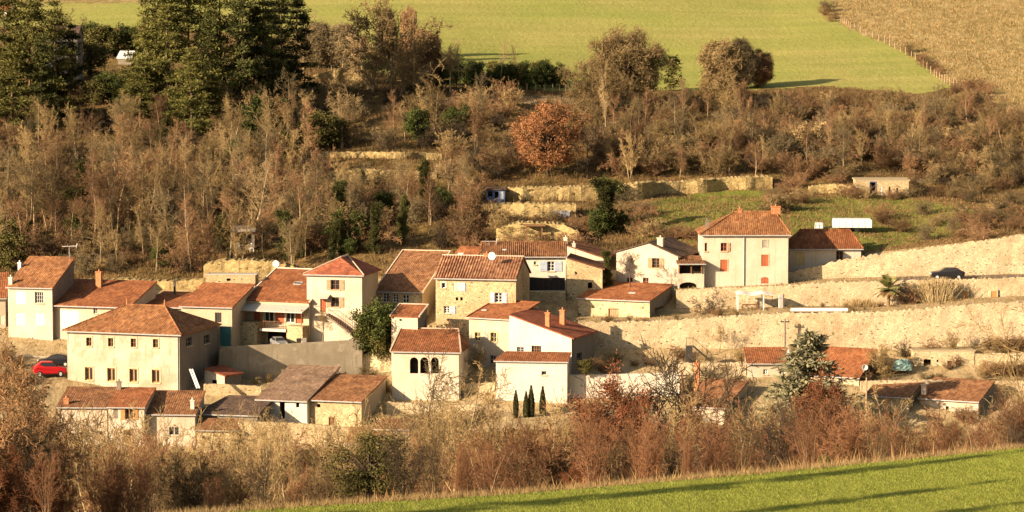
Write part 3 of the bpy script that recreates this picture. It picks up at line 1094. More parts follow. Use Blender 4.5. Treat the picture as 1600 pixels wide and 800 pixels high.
# balcony, awning roof and piers of that house
def h6_extras():
    hi = h6
    g = hi['front_px']
    root = hi['root']
    mb = MB()
    a, b = g(377, 478), g(484, 478)
    mb.add([Vector((a.x, -2.2, a.z - .35)), Vector((b.x, -2.2, a.z - .35)), Vector((b.x, -0.02, a.z + .25)), Vector((a.x, -0.02, a.z + .25)),
            Vector((a.x, -2.2, a.z - .23)), Vector((b.x, -2.2, a.z - .23)), Vector((b.x, -0.02, a.z + .37)), Vector((a.x, -0.02, a.z + .37))],
           [[0, 3, 2, 1], [4, 5, 6, 7], [0, 1, 5, 4], [1, 2, 6, 5], [2, 3, 7, 6], [3, 0, 4, 7]])
    mb.build('awning_roof', 'pale_roof', root)
    mb = MB()
    a, b = g(416, 512), g(457, 512)
    mb.box((a.x, -1.9, a.z - .2), (b.x, -0.02, a.z + .12))
    bal = mb.build('balcony', 'wall_white', root)
    mb = MB()
    z0 = a.z + .122
    for i in range(15):
        x = a.x + 0.05 + (b.x - a.x - .1) * i / 14
        mb.tube((x, -1.85, z0), (x, -1.85, z0 + .9), .02, n=4)
    mb.box((a.x, -1.88, z0 + .9), (b.x, -1.82, z0 + .95))
    mb.build('railing', 'wood_brown', bal)
    for (p0, p1, rt, dp, m) in ((375, 414, 499, 2.3, 'stone_gold'), (457, 482, 507, 1.7, 'stone_gold')):
        mb = MB()
        a, b = g(p0, rt), g(p1, rt)
        mb.box((a.x, -dp, -3), (b.x, -0.02, a.z))
        mb.build('terrace_block', m, root)
    for px in (380, 418, 457, 481):
        mb = MB()
        a = g(px, 500)
        t = g(px, 482)
        mb.tube((a.x, -1.75, a.z - .1), (a.x, -1.75, t.z + .02), .06, n=6)
        mb.build('awning_post', 'wood_brown', root)
h6_extras()

h7 = house('house', 'tall cream house with hipped red roof and outside stair', 'house', 480, 566, 429, 545, 357, 592, 7.5, 'hip', 403, u=(.5, .5), v=(.36, .80),
      wall='wall_pale', roof='tile_red_side', sidewall='wall_tan', cap='wall_pink', over=.35,
      wins=[(524, 445, 13, 15, W_(frame='wood_brown', shutter='wood_tan', nv=1, nh=1)), (505, 477, 9, 22, W_(kind='door', frame='wood_red')),
            (524, 472, 12, 15, W_(frame='wood_brown', shutter='wood_tan', nv=1, nh=1, sw=.55))])
def h7_stair():
    g = h7['front_px']
    root = h7['root']
    a, b = g(497, 489), g(514, 489)
    e = g(560, 523)
    mb = MB()
    mb.box((a.x, -1.3, a.z - .18), (b.x, -0.02, a.z))
    st = mb.build('stair', 'wall_cream', root)
    mb = MB()
    n = 16
    for i in range(n):
        x0 = b.x + 0.004 + (e.x - b.x) * i / n
        x1 = b.x + 0.004 + (e.x - b.x) * (i + 1) / n
        z = a.z + (e.z - a.z) * (i + 1) / n
        mb.box((x0, -1.3, z - .22), (x1 + .12, -0.02, z - .04 - 0.001 * (i % 2)))
    mb.build('stair_flight', 'wood_grey', st)
    mb = MB()
    mb.tube((b.x, -1.3, a.z + .95), (e.x, -1.3, e.z + .95), .03, n=5)
    mb.tube((a.x, -1.3, a.z + .95), (b.x, -1.3, a.z + .95), .03, n=5)
    for i in range(14):
        t = i / 13
        x = b.x + (e.x - b.x) * t
        z = a.z + (e.z - a.z) * t
        mb.tube((x, -1.3, z), (x, -1.3, z + .95), .018, n=4)
    mb.build('railing', 'wood_red', st)
    c0, c1 = g(494, 462), g(516, 462)
    mb = MB()
    mb.add([Vector((c0.x, -1.2, c0.z - .25)), Vector((c1.x, -1.2, c0.z - .25)), Vector((c1.x, -.02, c0.z + .1)), Vector((c0.x, -.02, c0.z + .1)),
            Vector((c0.x, -1.2, c0.z - .17)), Vector((c1.x, -1.2, c0.z - .17)), Vector((c1.x, -.02, c0.z + .18)), Vector((c0.x, -.02, c0.z + .18))],
           [[0, 3, 2, 1], [4, 5, 6, 7], [0, 1, 5, 4], [1, 2, 6, 5], [2, 3, 7, 6], [3, 0, 4, 7]])
    mb.build('door_canopy', 'pale_roof', root)
h7_stair()

# ---- big hipped house low on the left
up4 = [(x, 534 + i * .8, 8, 13, stonew) for i, x in enumerate((139, 173, 208.5, 243))]
lo4 = [(x, 584 + i * 1.3, 12, 20, W_(frame='wood_orange', trim='stone_trim', nv=1, nh=0, bar=.12)) for i, x in enumerate((139, 174, 208.5, 243.5))]
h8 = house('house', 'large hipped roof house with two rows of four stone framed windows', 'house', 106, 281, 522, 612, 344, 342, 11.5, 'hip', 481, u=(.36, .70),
      wall='wall_worn', roof='tile_orange', sidewall='wall_grey_shade', wins=up4 + lo4, over=.45,
      side=[(295, 534, 9, 16, W_(frame='wood_grey')), (323, 530, 9, 16, W_(frame='wood_grey'))])
def finials():
    q = h8['tops'][0]
    for p in (q[2], q[3]):
        mb = MB()
        mb.tube(p, p + Vector((0, 0, .5)), .14, .08, 8)
        mb.tube(p + Vector((0, 0, .503)), p + Vector((0, 0, .8)), .11, .03, 8)
        mb.build('finial', 'brick', h8['roof'])
    mb = MB()
    x = h8['hw'] - 0.18
    mb.tube((x, -.08, -2), (x, -.08, h8['ze'] - .1), .055, n=6)
    mb.build('drainpipe', 'grey_metal', h8['root'])
finials()

house('shed', 'tiny cream lean-to shed with red tiles beside the grey concrete wall', 'shed', 320, 351, 588, 606, 346, 377, 3.2, 'gable_y', peak=(320.5, 577),
      wall='wall_cream', roof='tile_red_side', over=.3, ext=1.5, wins=[(335, 597, 8, 6, dark)], sidewall='wall_grey_shade')

# ---- terrace of row houses at the bottom left
rows_lbl = 'bottom left terrace'
house('row_house', 'pale end row house with dull brown roof behind the bottom left twigs', 'house', 92, 168, 637, 705, 333, 184, 6.5, 'shed', 607,
      wall='wall_cream', roof='tile_brown', wins=[(135, 650, 8, 10, W_(frame='shutter_cream', kind='closed')), (131, 677, 10, 12, brown)],
      chims=[(104, 622, 640, 8, 'brick', .12)])
house('row_house', 'row house with reddest roof and orange shutters in the bottom left terrace', 'house', 170, 226, 637, 705, 332.4, 243, 6.5, 'shed', 608,
      wall='wall_pale', roof='tile_red', wins=[(181, 646, 7, 16, W_(kind='closed', frame='wood_grey')), (202, 647, 12, 16, W_(frame='wood_orange', shutter='wood_orange', sw=.5, nv=1, nh=0)),
      (199, 682, 12, 20, W_(kind='door', frame='wood_brown', trim='stone_trim'))], chims=[(186, 596, 612, 7, 'wall_grey_shade', .9)])
house('row_house', 'wider row house with brown roof right of the orange shutters', 'house', 227, 305, 648, 705, 333, 320, 6.5, 'shed', 613,
      wall='wall_cream', roof='tile_brown', wins=[(272, 674, 16, 13, W_(frame='white_paint', nv=1, nh=0))], chims=[(301, 625, 655, 6, 'wall_white', .2)])
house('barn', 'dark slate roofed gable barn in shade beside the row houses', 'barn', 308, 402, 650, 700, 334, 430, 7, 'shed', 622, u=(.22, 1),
      wall='wall_grey_shade', roof='slate_dark')
house('shed', 'low brown roofed shed in front of the dark slate barn', 'shed', 308, 370, 673, 705, 330, 378, 3, 'shed', 657, u=(.15, 1), wall='stone_gold', roof='tile_brown', wins=[(318, 684, 5, 5, dark)])
house('barn', 'long barn with dull grey brown roof and white wall', 'barn', 403, 480, 627, 690, 338, 532, 11, 'shed', 575,
      wall='wall_white', roof='tile_grey', over=.4, wins=[(441, 641, 8, 26, dark), (465, 632, 5, 9, dark)])
house('barn', 'barn with orange brown tiles on golden stone walls', 'barn', 481, 565, 628, 700, 337, 604, 8.8, 'shed', 590,
      wall='stone_gold', roof='tile_brown', over=.4, sidewall='wall_tan', cap='wall_pink', wins=[(498, 634, 5, 5, dark), (518, 658, 9, 12, W_(kind='door', frame='wood_brown'))])
house('shed', 'low red roofed shed among twigs below the golden stone barn', 'shed', 543, 599, 694, 745, 322, 606, 5, 'shed', 670, wall='wall_cream', roof='tile_red')
house('shed', 'low brown roof half hidden by twigs right of the golden stone barn', 'shed', 584, 640, 672, 720, 326, 650, 5, 'shed', 657, wall='wall_tan', roof='tile_brown')

# ---- middle group
h17 = house('house', 'house with a deep worn red roof above the evergreen tree', 'house', 588, 660, 457, 530, 362, 703, 11.5, 'shed', 395,
      wall='stone_gold', roof='tile_brown', verge='wall_pink', sidewall='wall_tan', wins=[(603, 465, 10, 14, white), (618, 466, 9, 13, white), (634, 467, 10, 13, W_(frame='white_paint', nv=1, nh=1))])
h18 = house('house', 'house showing only a bright red roof above the stone house', 'house', 689, 722, 432, 480, 368, 754, 8.5, 'shed', 388, wall='wall_cream', roof='tile_red')
skylight(h18, 720, 397, 9, 4, 'white_paint')
h19 = house('house', 'golden stone house with rough dark canal tiles and grey blue shutters', 'house', 681, 806, 436, 540, 357, 828, 9.0, 'gable', 403,
      wall='stone_gold', roof='tile_old', ribs=30, over=.35, cap='wall_pale',
      wins=[(693, 446, 6, 8, W_(frame='white_paint', trim='wall_white', nv=0, nh=0)), (713, 448, 9, 13, W_(kind='closed', frame='wall_white', shutter='shutter_blue', sides='R', sw=.75)),
            (779, 465, 11, 15, W_(frame='white_paint', shutter='shutter_blue', sw=.55, nv=1, nh=2)), (698, 484, 9, 11, W_(frame='white_paint', nv=1, nh=2, shutter='shutter_blue', sides='R', sw=.7)),
            (714, 467, 4, 5, dark), (721, 467, 4, 5, dark)],
      chims=[(761, 396, 408, 10, 'brick', .5)])
h20 = house('house', 'white modern house with long brown roof and glazed loggia', 'house', 753, 884, 400, 470, 368, None, 6, 'gable', 380,
      wall='wall_white', roof='tile_brown', over=.4, ribs=44,
      wins=[(861, 416, 11, 15, W_(frame='white_paint', shutter='shutter_blue', sw=.9, nv=1, nh=2)), (836, 411, 4, 5, W_(frame='grey_metal', nv=0, nh=0)),
            (849, 444, 68, 20, W_(kind='glazing', frame='dark_metal', nv=7, nh=0, bar=.06))])
skylight(h20, 788, 391, 6, 3, 'white_paint')
h21 = house('house', 'golden stone lean-to end with sloping roof edge beside the white loggia', 'house', 885, 941, 421, 490, 367, 946, 6, 'gable_y', peak=(885.5, 404),
      wall='stone_gold', roof='tile_brown_side', wins=[(922, 446, 7, 9, dark), (900, 427, 3, 4, dark)])
h22 = house('house', 'pale house behind with brown roof sloping down to the ivy', 'house', 880, 944, 404, 440, 376, 962, 6.5, 'gable_y', peak=(881, 383),
      wall='wall_pale', roof='tile_brown_side', wins=[(907, 402, 5, 5, dark)], chims=[(884, 371, 386, 6, 'wall_pale', .15), (897, 380, 392, 5, 'wall_pale', .02)])
h23 = house('tower_house', 'small square tower house with parapets round its red roof', 'house', 612, 653, 497, 620, 350, 668, 4.2, 'shed', 478,
      wall='wall_pale', roof='tile_red', over=.02, verge='wall_pale', sidewall='wall_grey_shade', wins=[(626, 500, 4, 3, dark)])
h24 = house('house', 'pale house with three arched openings under a red roof', 'house', 613, 717, 551, 640, 343, 731, 6.5, 'shed', 517, u=(.0, .86),
      wall='wall_pale', roof='tile_red', cap='wall_pink', verge='wall_pink', over=.3,
      wins=[(647, 571, 13, 25, W_(kind='dark', arch=1)), (663, 571, 13, 25, W_(kind='dark', arch=1)), (679.5, 571, 12, 25, W_(kind='dark', arch=1))])
h25 = house('house', 'plain house with yellow framed windows and bright red roof', 'house', 733, 800, 500, 580, 350, 842, 7, 'shed', 475,
      wall='wall_cream', roof='tile_red', verge='tile_red',
      wins=[(746, 526, 8, 13, W_(frame='wood_yellow', trim='wood_yellow', nv=1, nh=1, tw=.1)), (771, 527, 9, 14, W_(frame='wood_yellow', trim='wood_yellow', nv=1, nh=1)),
            (744, 560, 8, 13, W_(kind='closed', frame='wood_yellow')), (770, 562, 9, 13, W_(frame='grey_metal'))])
skylight(h25, 757, 485, 9, 4)
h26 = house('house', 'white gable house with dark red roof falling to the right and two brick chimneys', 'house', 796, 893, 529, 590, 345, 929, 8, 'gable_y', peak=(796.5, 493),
      wall='wall_white', roof='tile_red_side', sidewall='wall_grey_shade', over=.35,
      wins=[(813, 546, 11, 7, W_(frame='grey_metal')), (838, 546, 15, 11, W_(frame='wood_brown', nv=3, nh=1))],
      side=[(905, 560, 8, 20, W_(frame='wood_grey')), ],
      chims=[(856, 488, 512, 7, 'brick', .12), (879, 484, 504, 8, 'brick', .62)])
h27 = house('house', 'low white front wing with narrow red roof strip', 'house', 775, 886, 566, 640, 341, 890, 2.6, 'shed', 553, u=(.1, 1),
      wall='wall_white', roof='tile_red', over=.25, wins=[(800, 580, 10, 6, W_(kind='closed', frame='wall_white')), (850, 583, 8, 6, W_(frame='grey_metal', nv=0, nh=0))])

# ---- right group
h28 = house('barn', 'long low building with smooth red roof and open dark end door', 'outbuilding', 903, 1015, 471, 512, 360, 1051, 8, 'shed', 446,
      wall='stone_pale', roof='tile_red', sidewall='wall_grey_shade', over=.35,
      wins=[(958, 492, 14, 18, W_(kind='door', frame='wood_tan', trim='wood_tan', tw=.1))], side=[(1030, 490, 14, 24, dark)])
skylight(h28, 988, 458, 12, 5)
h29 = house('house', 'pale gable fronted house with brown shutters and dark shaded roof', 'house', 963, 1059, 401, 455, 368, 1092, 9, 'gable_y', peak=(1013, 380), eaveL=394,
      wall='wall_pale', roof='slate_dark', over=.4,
      wins=[(1025, 411, 11, 15, W_(frame='wood_brown', shutter='wood_tan', sw=.55, nv=1, nh=2)), (984, 440, 9, 12, W_(frame='wood_red', nv=1, nh=1)), (1009, 440, 9, 12, W_(frame='wood_red', nv=1, nh=1))],
      chims=[(1032, 371, 384, 9, 'wall_pale', .12)])
h30 = house('porch_house', 'small tiled porch with open loggia over a dark cellar arch', 'outbuilding', 1059, 1100, 412, 462, 367, None, 3, 'shed', 402,
      wall='wall_pale', roof='tile_brown', over=.5,
      wins=[(1078, 421, 36, 13, dark), (1075, 449, 27, 16, W_(kind='dark', arch=1, rise=.45))])
def porch_posts():
    g = h30['front_px']
    for px in (1061, 1080, 1096):
        a, b = g(px, 427), g(px, 414)
        mb = MB()
        mb.box((a.x - .07, -.16, a.z), (a.x + .07, -.02, b.z + .1))
        mb.build('post', 'wood_brown', h30['root'])
porch_posts()
h31 = house('house', 'largest cream house on the right with hipped tiles and red shutters', 'house', 1097, 1231, 366, 460, 368, None, 8.5, 'hip', 333, u=(.40, .88),
      wall='wall_pale', roof='tile_orange', over=.35,
      wins=[(1103, 386, 4, 13, W_(frame='wood_brown', nv=0, nh=0)), (1131, 386, 10, 13, W_(frame='wood_red', shutter='wood_tan', sides='R', sw=.35)),
            (1195, 381, 8, 12, W_(kind='closed', frame='shutter_grey', trim='stone_trim', tw=.08)), (1131, 415, 11, 18, W_(kind='closed', frame='wood_red', trim='stone_trim', tw=.08)),
            (1195, 407, 11, 18, W_(kind='closed', frame='wood_red', trim='stone_trim', tw=.08)), (1195, 438, 12, 10, W_(kind='closed', frame='wood_red', arch=1, rise=.4))],
      chims=[(1105, 344, 364, 5, 'wall_grey_shade', .35), (1212, 322, 336, 14, 'brick', .5), (1156, 326, 336, 6, 'brick', .5)])
def h31_pipe():
    g = h31['front_px']
    a = g(1162, 450)
    mb = MB()
    mb.tube((a.x, -.09, a.z), (a.x, -.09, h31['ze'] - .1), .07, n=6)
    mb.build('drainpipe', 'grey_metal', h31['root'])
h31_pipe()
h32 = house('house', 'single storey cream wing with red hipped roof right of the largest house', 'house', 1233, 1345, 388, 430, 373, None, 6.5, 'hip', 361, u=(.18, .88),
      wall='wall_pale', roof='tile_red', over=.3,
      wins=[(1250, 405, 13, 19, W_(kind='closed', frame='wood_yellow', trim='stone_trim', tw=.08)), (1312, 399, 11, 14, W_(frame='wood_brown', trim='stone_trim', tw=.08))])

# ---- bottom right group
h33 = house('house', 'small house with tidy red roof and white chimney left of the blue spruce', 'house', 1168, 1252, 568, 612, 347, None, 5, 'shed', 545,
      wall='wall_cream', roof='tile_red', over=.35, wins=[(1196, 581, 7, 8, W_(frame='white_paint')), (1222, 581, 8, 8, W_(frame='white_paint'))],
      chims=[(1232, 550, 567, 6, 'white_paint', .25)])
h33b = house('house', 'red roofed house right of the blue spruce with shaded grey end', 'house', 1262, 1342, 590, 640, 344, 1368, 6, 'shed', 548, wall='wall_tan', sidewall='wall_grey_shade', roof='tile_red', over=.3)
h34 = house('house', 'brown roofed cottage with tall brick chimney behind bottom twigs', 'house', 1068, 1132, 638, 690, 334, 1168, 8.5, 'shed', 597,
      wall='wall_cream', roof='tile_brown', sidewall='wall_tan', chims=[(1089, 566, 600, 8, 'brick', .9)])
house('house', 'cottage with dull red roof and white gutter line, bottom right', 'house', 1352, 1420, 622, 670, 336, 1440, 6.5, 'shed', 599,
      wall='stone_gold', roof='tile_brown', wins=[(1391, 645, 4, 8, dark)])
house('house', 'rightmost cottage with red tiled roof and shaded end wall', 'house', 1436, 1528, 628, 680, 335, 1552, 6, 'shed', 597,
      wall='wall_cream', roof='tile_brown', sidewall='wall_grey_shade', chims=[(1444, 600, 622, 8, 'wall_pink', .15)], wins=[(1480, 640, 5, 10, dark)])
# stone front built against the terrace, with openings
house('stone_outbuilding', 'flat topped stone front with dark openings built against the terrace', 'outbuilding', 1428, 1522, 549, 592, 350, None, 4, 'shed', 545,
      wall='stone_pale', roof='path_dust', over=.02, th=.12, wins=[(1449, 568, 12, 13, dark), (1484, 574, 8, 21, W_(kind='door', frame='wood_brown')), (1498, 569, 8, 13, dark), (1465, 564, 3, 4, dark)])
# road side store with two orange doors
# ---- far houses at the upper left
house('house', 'far house with red roof and white walls at the top left corner', 'house', -30, 16, 16, 34, 620, 26, 8, 'gable', 2, wall='wall_white', roof='tile_red', wins=[(2, 24, 5, 7, dark)])
house('house', 'pale house painted grey for shade between the two big pine groups', 'house', 70, 122, 56, 110, 500, 130, 8, 'gable', 42, wall='wall_grey_shade', roof='slate_dark', wins=[(100, 75, 7, 10, brown)])  # pale walls given a grey colour in place of the pines' shade

# ------------------------------------------------------------------ walls and rock faces
def interp(pts, px):
    return float(np.interp(px, [q[0] for q in pts], [q[1] for q in pts]))

def rough_wall(name, label, cat, top, Y=None, bot=None, mat='stone_terrace', th=0.6, rough=0.05, step=3, jag=0.05, nv=14, seed=1, x0=None, x1=None):
    """wall along the picture's x; Y fixed, or following the ground where its foot is seen"""
    rg = np.random.RandomState(seed)
    x0 = top[0][0] if x0 is None else x0
    x1 = top[-1][0] if x1 is None else x1
    n = max(3, int((x1 - x0) / step))
    pxs = np.linspace(x0, x1, n + 1)
    if Y is None:
        ys = np.array([hit(px, interp(bot, px)).y for px in pxs])
        k = np.ones(7) / 7
        ys = np.convolve(np.pad(ys, 3, 'edge'), k, 'valid')
    elif hasattr(Y, '__len__'):
        ys = np.interp(pxs, [x0, x1], Y)
    else:
        ys = np.full(n + 1, float(Y))
    V = []
    for i, px in enumerate(pxs):
        y = ys[i]
        zt = z_of(interp(top, px), y) + rg.uniform(-jag, jag)
        zb = float(zf(px, y)) - 0.6
        if bot is not None and Y is not None:
            zb = min(zb, z_of(interp(bot, px), y))
        zb = min(zb, zt - 0.3)
        for j in range(nv + 1):
            z = zb + (zt - zb) * j / nv
            lump = 2.2 * float(_vn(px * 0.045 + seed, z * 0.5)) + 1.2 * float(_vn(px * 0.12 + seed * 3, z * 1.3))
            dd = (rg.uniform(-.12, .12) * rough + lump * rough) if 0 < i < n else 0
            V.append((x_of(px, z, y), y + dd, z))
        V.append((x_of(px, zt, y), y + th, zt + rg.uniform(-jag, jag) * .5))
        V.append((x_of(px, zb, y), y + th, zb))
    m = nv + 3
    fs = []
    for i in range(n):
        for j in range(m):
            a, b = i * m + j, i * m + (j + 1) % m
            fs.append([a, a + m, b + m, b])
    mb = MB()
    mb.add(V, fs + [list(range(m))[::-1], [n * m + j for j in range(m)]])
    o = mb.build(name, mat)
    return tag(o, label, cat)

rough_wall('retaining_wall', 'plain grey concrete retaining wall below the balcony house', 'wall', PLATS[0][4], 351.5, mat='concrete', th=.35, rough=.01, jag=.01, x0=344, x1=566)
rough_wall('retaining_wall', 'lowest and longest golden stone terrace wall on the right', 'wall', PLATS[1][4], 355.0, mat='stone_terrace', x0=904, x1=1900, seed=2, rough=.045, jag=.12)
rough_wall('retaining_wall', 'middle stone terrace wall under the narrow road with the palm before it', 'wall', PLATS[2][4], 364.5, mat='stone_terrace', x0=1057, x1=1900, seed=3, rough=.045, jag=.12)
rough_wall('retaining_wall', 'uppermost stone wall climbing right from the largest cream house', 'wall', [(1229, 428), (1280, 415), (1340, 402), (1400, 394), (1504, 380), (1600, 368), (1900, 338)], 371.0, mat='stone_terrace', seed=4, rough=.05, jag=.14)
rough_wall('garden_wall', 'cream rendered garden wall right of the white front wing', 'wall', [(889, 586), (1000, 584), (1062, 582)], 342.5, mat='wall_white', th=.4, rough=.015, jag=.02, seed=5)
rough_wall('garden_wall', 'golden stone wall behind twigs below the two long barns', 'wall', [(372, 658), (480, 662), (575, 672)], 330.5, mat='stone_gold', th=.5, seed=6)
rough_wall('garden_wall', 'low golden wall in front of the tiny lean-to shed', 'wall', [(318, 600), (360, 601), (408, 604)], 345.3, mat='stone_gold', th=.4, seed=7)
rough_wall('garden_wall', 'golden stone terrace wall under the glazed loggia', 'wall', [(812, 456), (884, 457)], 366.4, mat='stone_gold', th=1.3, seed=8)
rough_wall('garden_wall', 'rubble garden wall behind the cottage with tall brick chimney', 'wall', [(1040, 566), (1100, 568), (1166, 566)], 347.5, mat='stone_terrace', seed=9)
rough_wall('garden_wall', 'pale stone wall running off the right edge under brown hedges', 'wall', [(1524, 553), (1600, 552), (1800, 548)], 350.0, mat='stone_pale', seed=10)
rough_wall('garden_wall', 'low stone wall behind the two bottom right cottages', 'wall', [(1345, 596), (1440, 594), (1560, 596), (1800, 596)], 342.0, mat='stone_terrace', seed=11)
rough_wall('garden_wall', 'rubble wall in the gap between the arched house and the white wing', 'wall', [(722, 600), (774, 598)], 344.5, mat='stone_terrace', seed=12)
rough_wall('garden_wall', 'tan wall foot below the tall cream house at the far left', 'wall', [(-60, 552), (60, 556), (104, 560)], 355.5, mat='wall_worn', th=.4, rough=.02, jag=.02, seed=13)
rough_wall('garden_wall', 'stone bank wall below the house with three arched openings', 'wall', [(604, 628), (660, 632), (775, 634)], 340.0, mat='stone_terrace', seed=14)

rough_wall('rock_outcrop', 'pale rock face behind the balcony house', 'rock', [(318, 414), (345, 406), (400, 407), (440, 412), (485, 424)], bot=[(318, 438), (485, 442)], mat='stone_cliff', th=3, rough=.13, jag=.12, seed=21)
rough_wall('rock_outcrop', 'low pale rock band behind the orange brick chimney', 'rock', [(120, 438), (200, 436), (260, 440), (322, 436)], bot=[(120, 452), (322, 454)], mat='stone_cliff', th=2.5, rough=.12, jag=.1, seed=22)
rough_wall('terrace_wall', 'upper of two thin dry stone terraces in the middle of the wood', 'wall', [(500, 238), (560, 237), (640, 238), (690, 240)], bot=[(500, 247), (690, 250)], mat='stone_cliff', th=1.5, rough=.09, jag=.08, seed=23)
rough_wall('terrace_wall', 'lower of two thin dry stone terraces in the middle of the wood', 'wall', [(512, 270), (560, 264), (620, 266), (682, 270)], bot=[(512, 282), (682, 282)], mat='stone_cliff', th=1.8, rough=.09, jag=.08, seed=24)
rough_wall('terrace_wall', 'straight stone terrace right of the little blue shed', 'wall', [(790, 294), (830, 293), (935, 292)], bot=[(790, 314), (935, 314)], mat='stone_cliff', th=3.5, rough=.12, jag=.08, seed=25)
rough_wall('terrace_wall', 'stone terrace just below the straight one and above the white modern house', 'wall', [(752, 320), (830, 318), (900, 320)], bot=[(752, 330), (800, 340), (900, 342)], mat='stone_cliff', th=3.5, rough=.14, jag=.1, seed=26)
rough_wall('rock_outcrop', 'pale rock face right behind the long brown roof of the white house', 'rock', [(775, 358), (810, 348), (880, 350), (905, 362)], bot=[(775, 380), (905, 383)], mat='stone_cliff', th=4, rough=.13, jag=.12, seed=27)
rough_wall('rock_outcrop', 'long bright golden cliff above the green meadow', 'rock', [(955, 300), (975, 290), (1010, 285), (1060, 285), (1120, 280), (1207, 276)], bot=[(955, 314), (1010, 312), (1030, 303), (1100, 303), (1130, 298), (1207, 296)], mat='stone_cliff', th=4.5, rough=.12, jag=.1, nv=10, seed=28)
rough_wall('terrace_wall', 'short stone terrace left of the ruined stone hut', 'wall', [(1265, 292), (1300, 288), (1338, 290)], bot=[(1265, 302), (1338, 303)], mat='stone_cliff', th=2, rough=.1, jag=.1, seed=29)
rough_wall('rock_outcrop', 'sandy earth bank under the big bare reddish tree top left of centre', 'rock', [(490, 118), (520, 108), (566, 104)], bot=[(490, 138), (566, 136)], mat='stone_cliff', th=3.0, rough=.2, jag=.15, seed=30)
rough_wall('rock_outcrop', 'pale rubble between the evergreen tree and the square tower house', 'rock', [(555, 556), (590, 548), (612, 552)], 352.0, bot=[(555, 575), (612, 580)], mat='stone_pale', th=2, rough=.16, jag=.14, seed=31)

# asphalt of the narrow road on the terrace
def road():
    V, fs = [], []
    pxs = list(range(1400, 1901, 20))
    for i, px in enumerate(pxs):
        for y in (365.6, 370.6):
            z = float(zf(px, 368.0)) + 0.02
            V.append((x_of(px, z, y), y, z))
        if i:
            k = 2 * i
            fs.append([k - 2, k, k + 1, k - 1])
    mb = MB()
    mb.add(V, fs)
    tag(mb.build('road', 'asphalt'), kind='structure')
road()

# ------------------------------------------------------------------ huts on the hillside
def hy(px, row):
    return hit(px, row).y
house('stone_hut', 'ruined golden stone hut with open door on the green slope at right', 'hut', 1338, 1420, 283, 306, hy(1380, 307), None, 4, 'shed', 279, wall='stone_gold', roof='path_dust', over=.02, ext=1,
      wins=[(1364, 295, 9, 20, W_(kind='dark', trim='blue_paint', tw=.1)), (1390, 297, 3, 10, dark), (1402, 298, 3, 9, dark), (1377, 298, 3, 12, W_(kind='closed', frame='white_paint'))])
house('shed', 'small dark blue shed with open bays left of the straight stone terrace', 'shed', 760, 789, 297, 315, hy(775, 316), None, 3, 'shed', 294, wall='blue_paint', roof='slate_dark', over=.2, ext=1,
      wins=[(766, 303, 7, 8, dark), (776, 304, 6, 10, dark), (784, 305, 5, 12, W_(kind='closed', frame='shutter_blue'))])
house('shed', 'small grey blue box shed on the terrace above the white modern house', 'shed', 864, 890, 331, 343, hy(877, 344), 893, 3, 'shed', 328, wall='shutter_blue', roof='shutter_grey', over=.1, ext=1, wins=[(872, 337, 5, 7, dark)])
house('shed', 'pale flat roofed shed in the wood above the balcony house', 'shed', 362, 398, 361, 391, hy(380, 392), None, 3.5, 'shed', 354, wall='wood_grey', roof='pale_roof', over=.5, ext=1, wins=[(380, 374, 26, 16, dark)])
house('shed', 'small white roofed shed in the shaded garden between the pines', 'shed', 184, 205, 91, 100, hy(194, 101), 210, 3, 'shed', 81, wall='wood_grey', roof='white_paint', over=.2, ext=1.5)
house('stone_hut', 'tiny pale cube hut peeping above the tall house with outside stair', 'hut', 516, 531, 389, 402, hy(523, 403), None, 2, 'shed', 388, wall='stone_gold', roof='pale_roof', over=.03, ext=1)

def lean_to():
    b = hit(835, 384)
    t = thing('timber_lean_to', 'dark timber lean-to against the rock behind the brown roof', 'lean-to', b, 0)
    for x in (-1.0, 1.0):
        mb = MB(); mb.box((x - .09, -.09, -.5), (x + .09, .09, 2.6)); mb.build('post', 'wood_brown', t)
    mb = MB(); mb.box((-1.5, -.5, 2.6), (1.5, 2.4, 2.75)); mb.build('roof', 'wood_brown', t)
    mb = MB(); mb.box((-1.2, 1.6, -.4), (1.2, 1.7, 2.598)); mb.build('back_panel', 'wood_brown', t)
lean_to()

# ------------------------------------------------------------------ small things
def chair(px, row, rz, label):
    t = thing('garden_chair', label, 'chair', hit(px, row), rz, 'white garden chairs by the shed')
    mb = MB(); mb.box((-.28, -.26, .42), (.28, .26, .48)); mb.build('seat', 'white_paint', t)
    mb = MB()
    mb.add([(-.28, .24, .48), (.28, .24, .48), (.28, .36, 1.1), (-.28, .36, 1.1), (-.28, .29, .48), (.28, .29, .48), (.28, .41, 1.1), (-.28, .41, 1.1)],
           [[0, 1, 2, 3], [5, 4, 7, 6], [0, 3, 7, 4], [1, 5, 6, 2], [3, 2, 6, 7], [0, 4, 5, 1]])
    mb.build('backrest', 'white_paint', t)
    for x in (-.24, .24):
        for y in (-.22, .22):
            mb = MB(); mb.box((x - .03, y - .03, -.05), (x + .03, y + .03, .418)); mb.build('leg', 'white_paint', t)
chair(372, 393, 0.3, 'white garden chair at the left end of the pale flat roofed shed')
chair(394, 394, -0.2, 'white garden chair at the right end of the pale flat roofed shed')

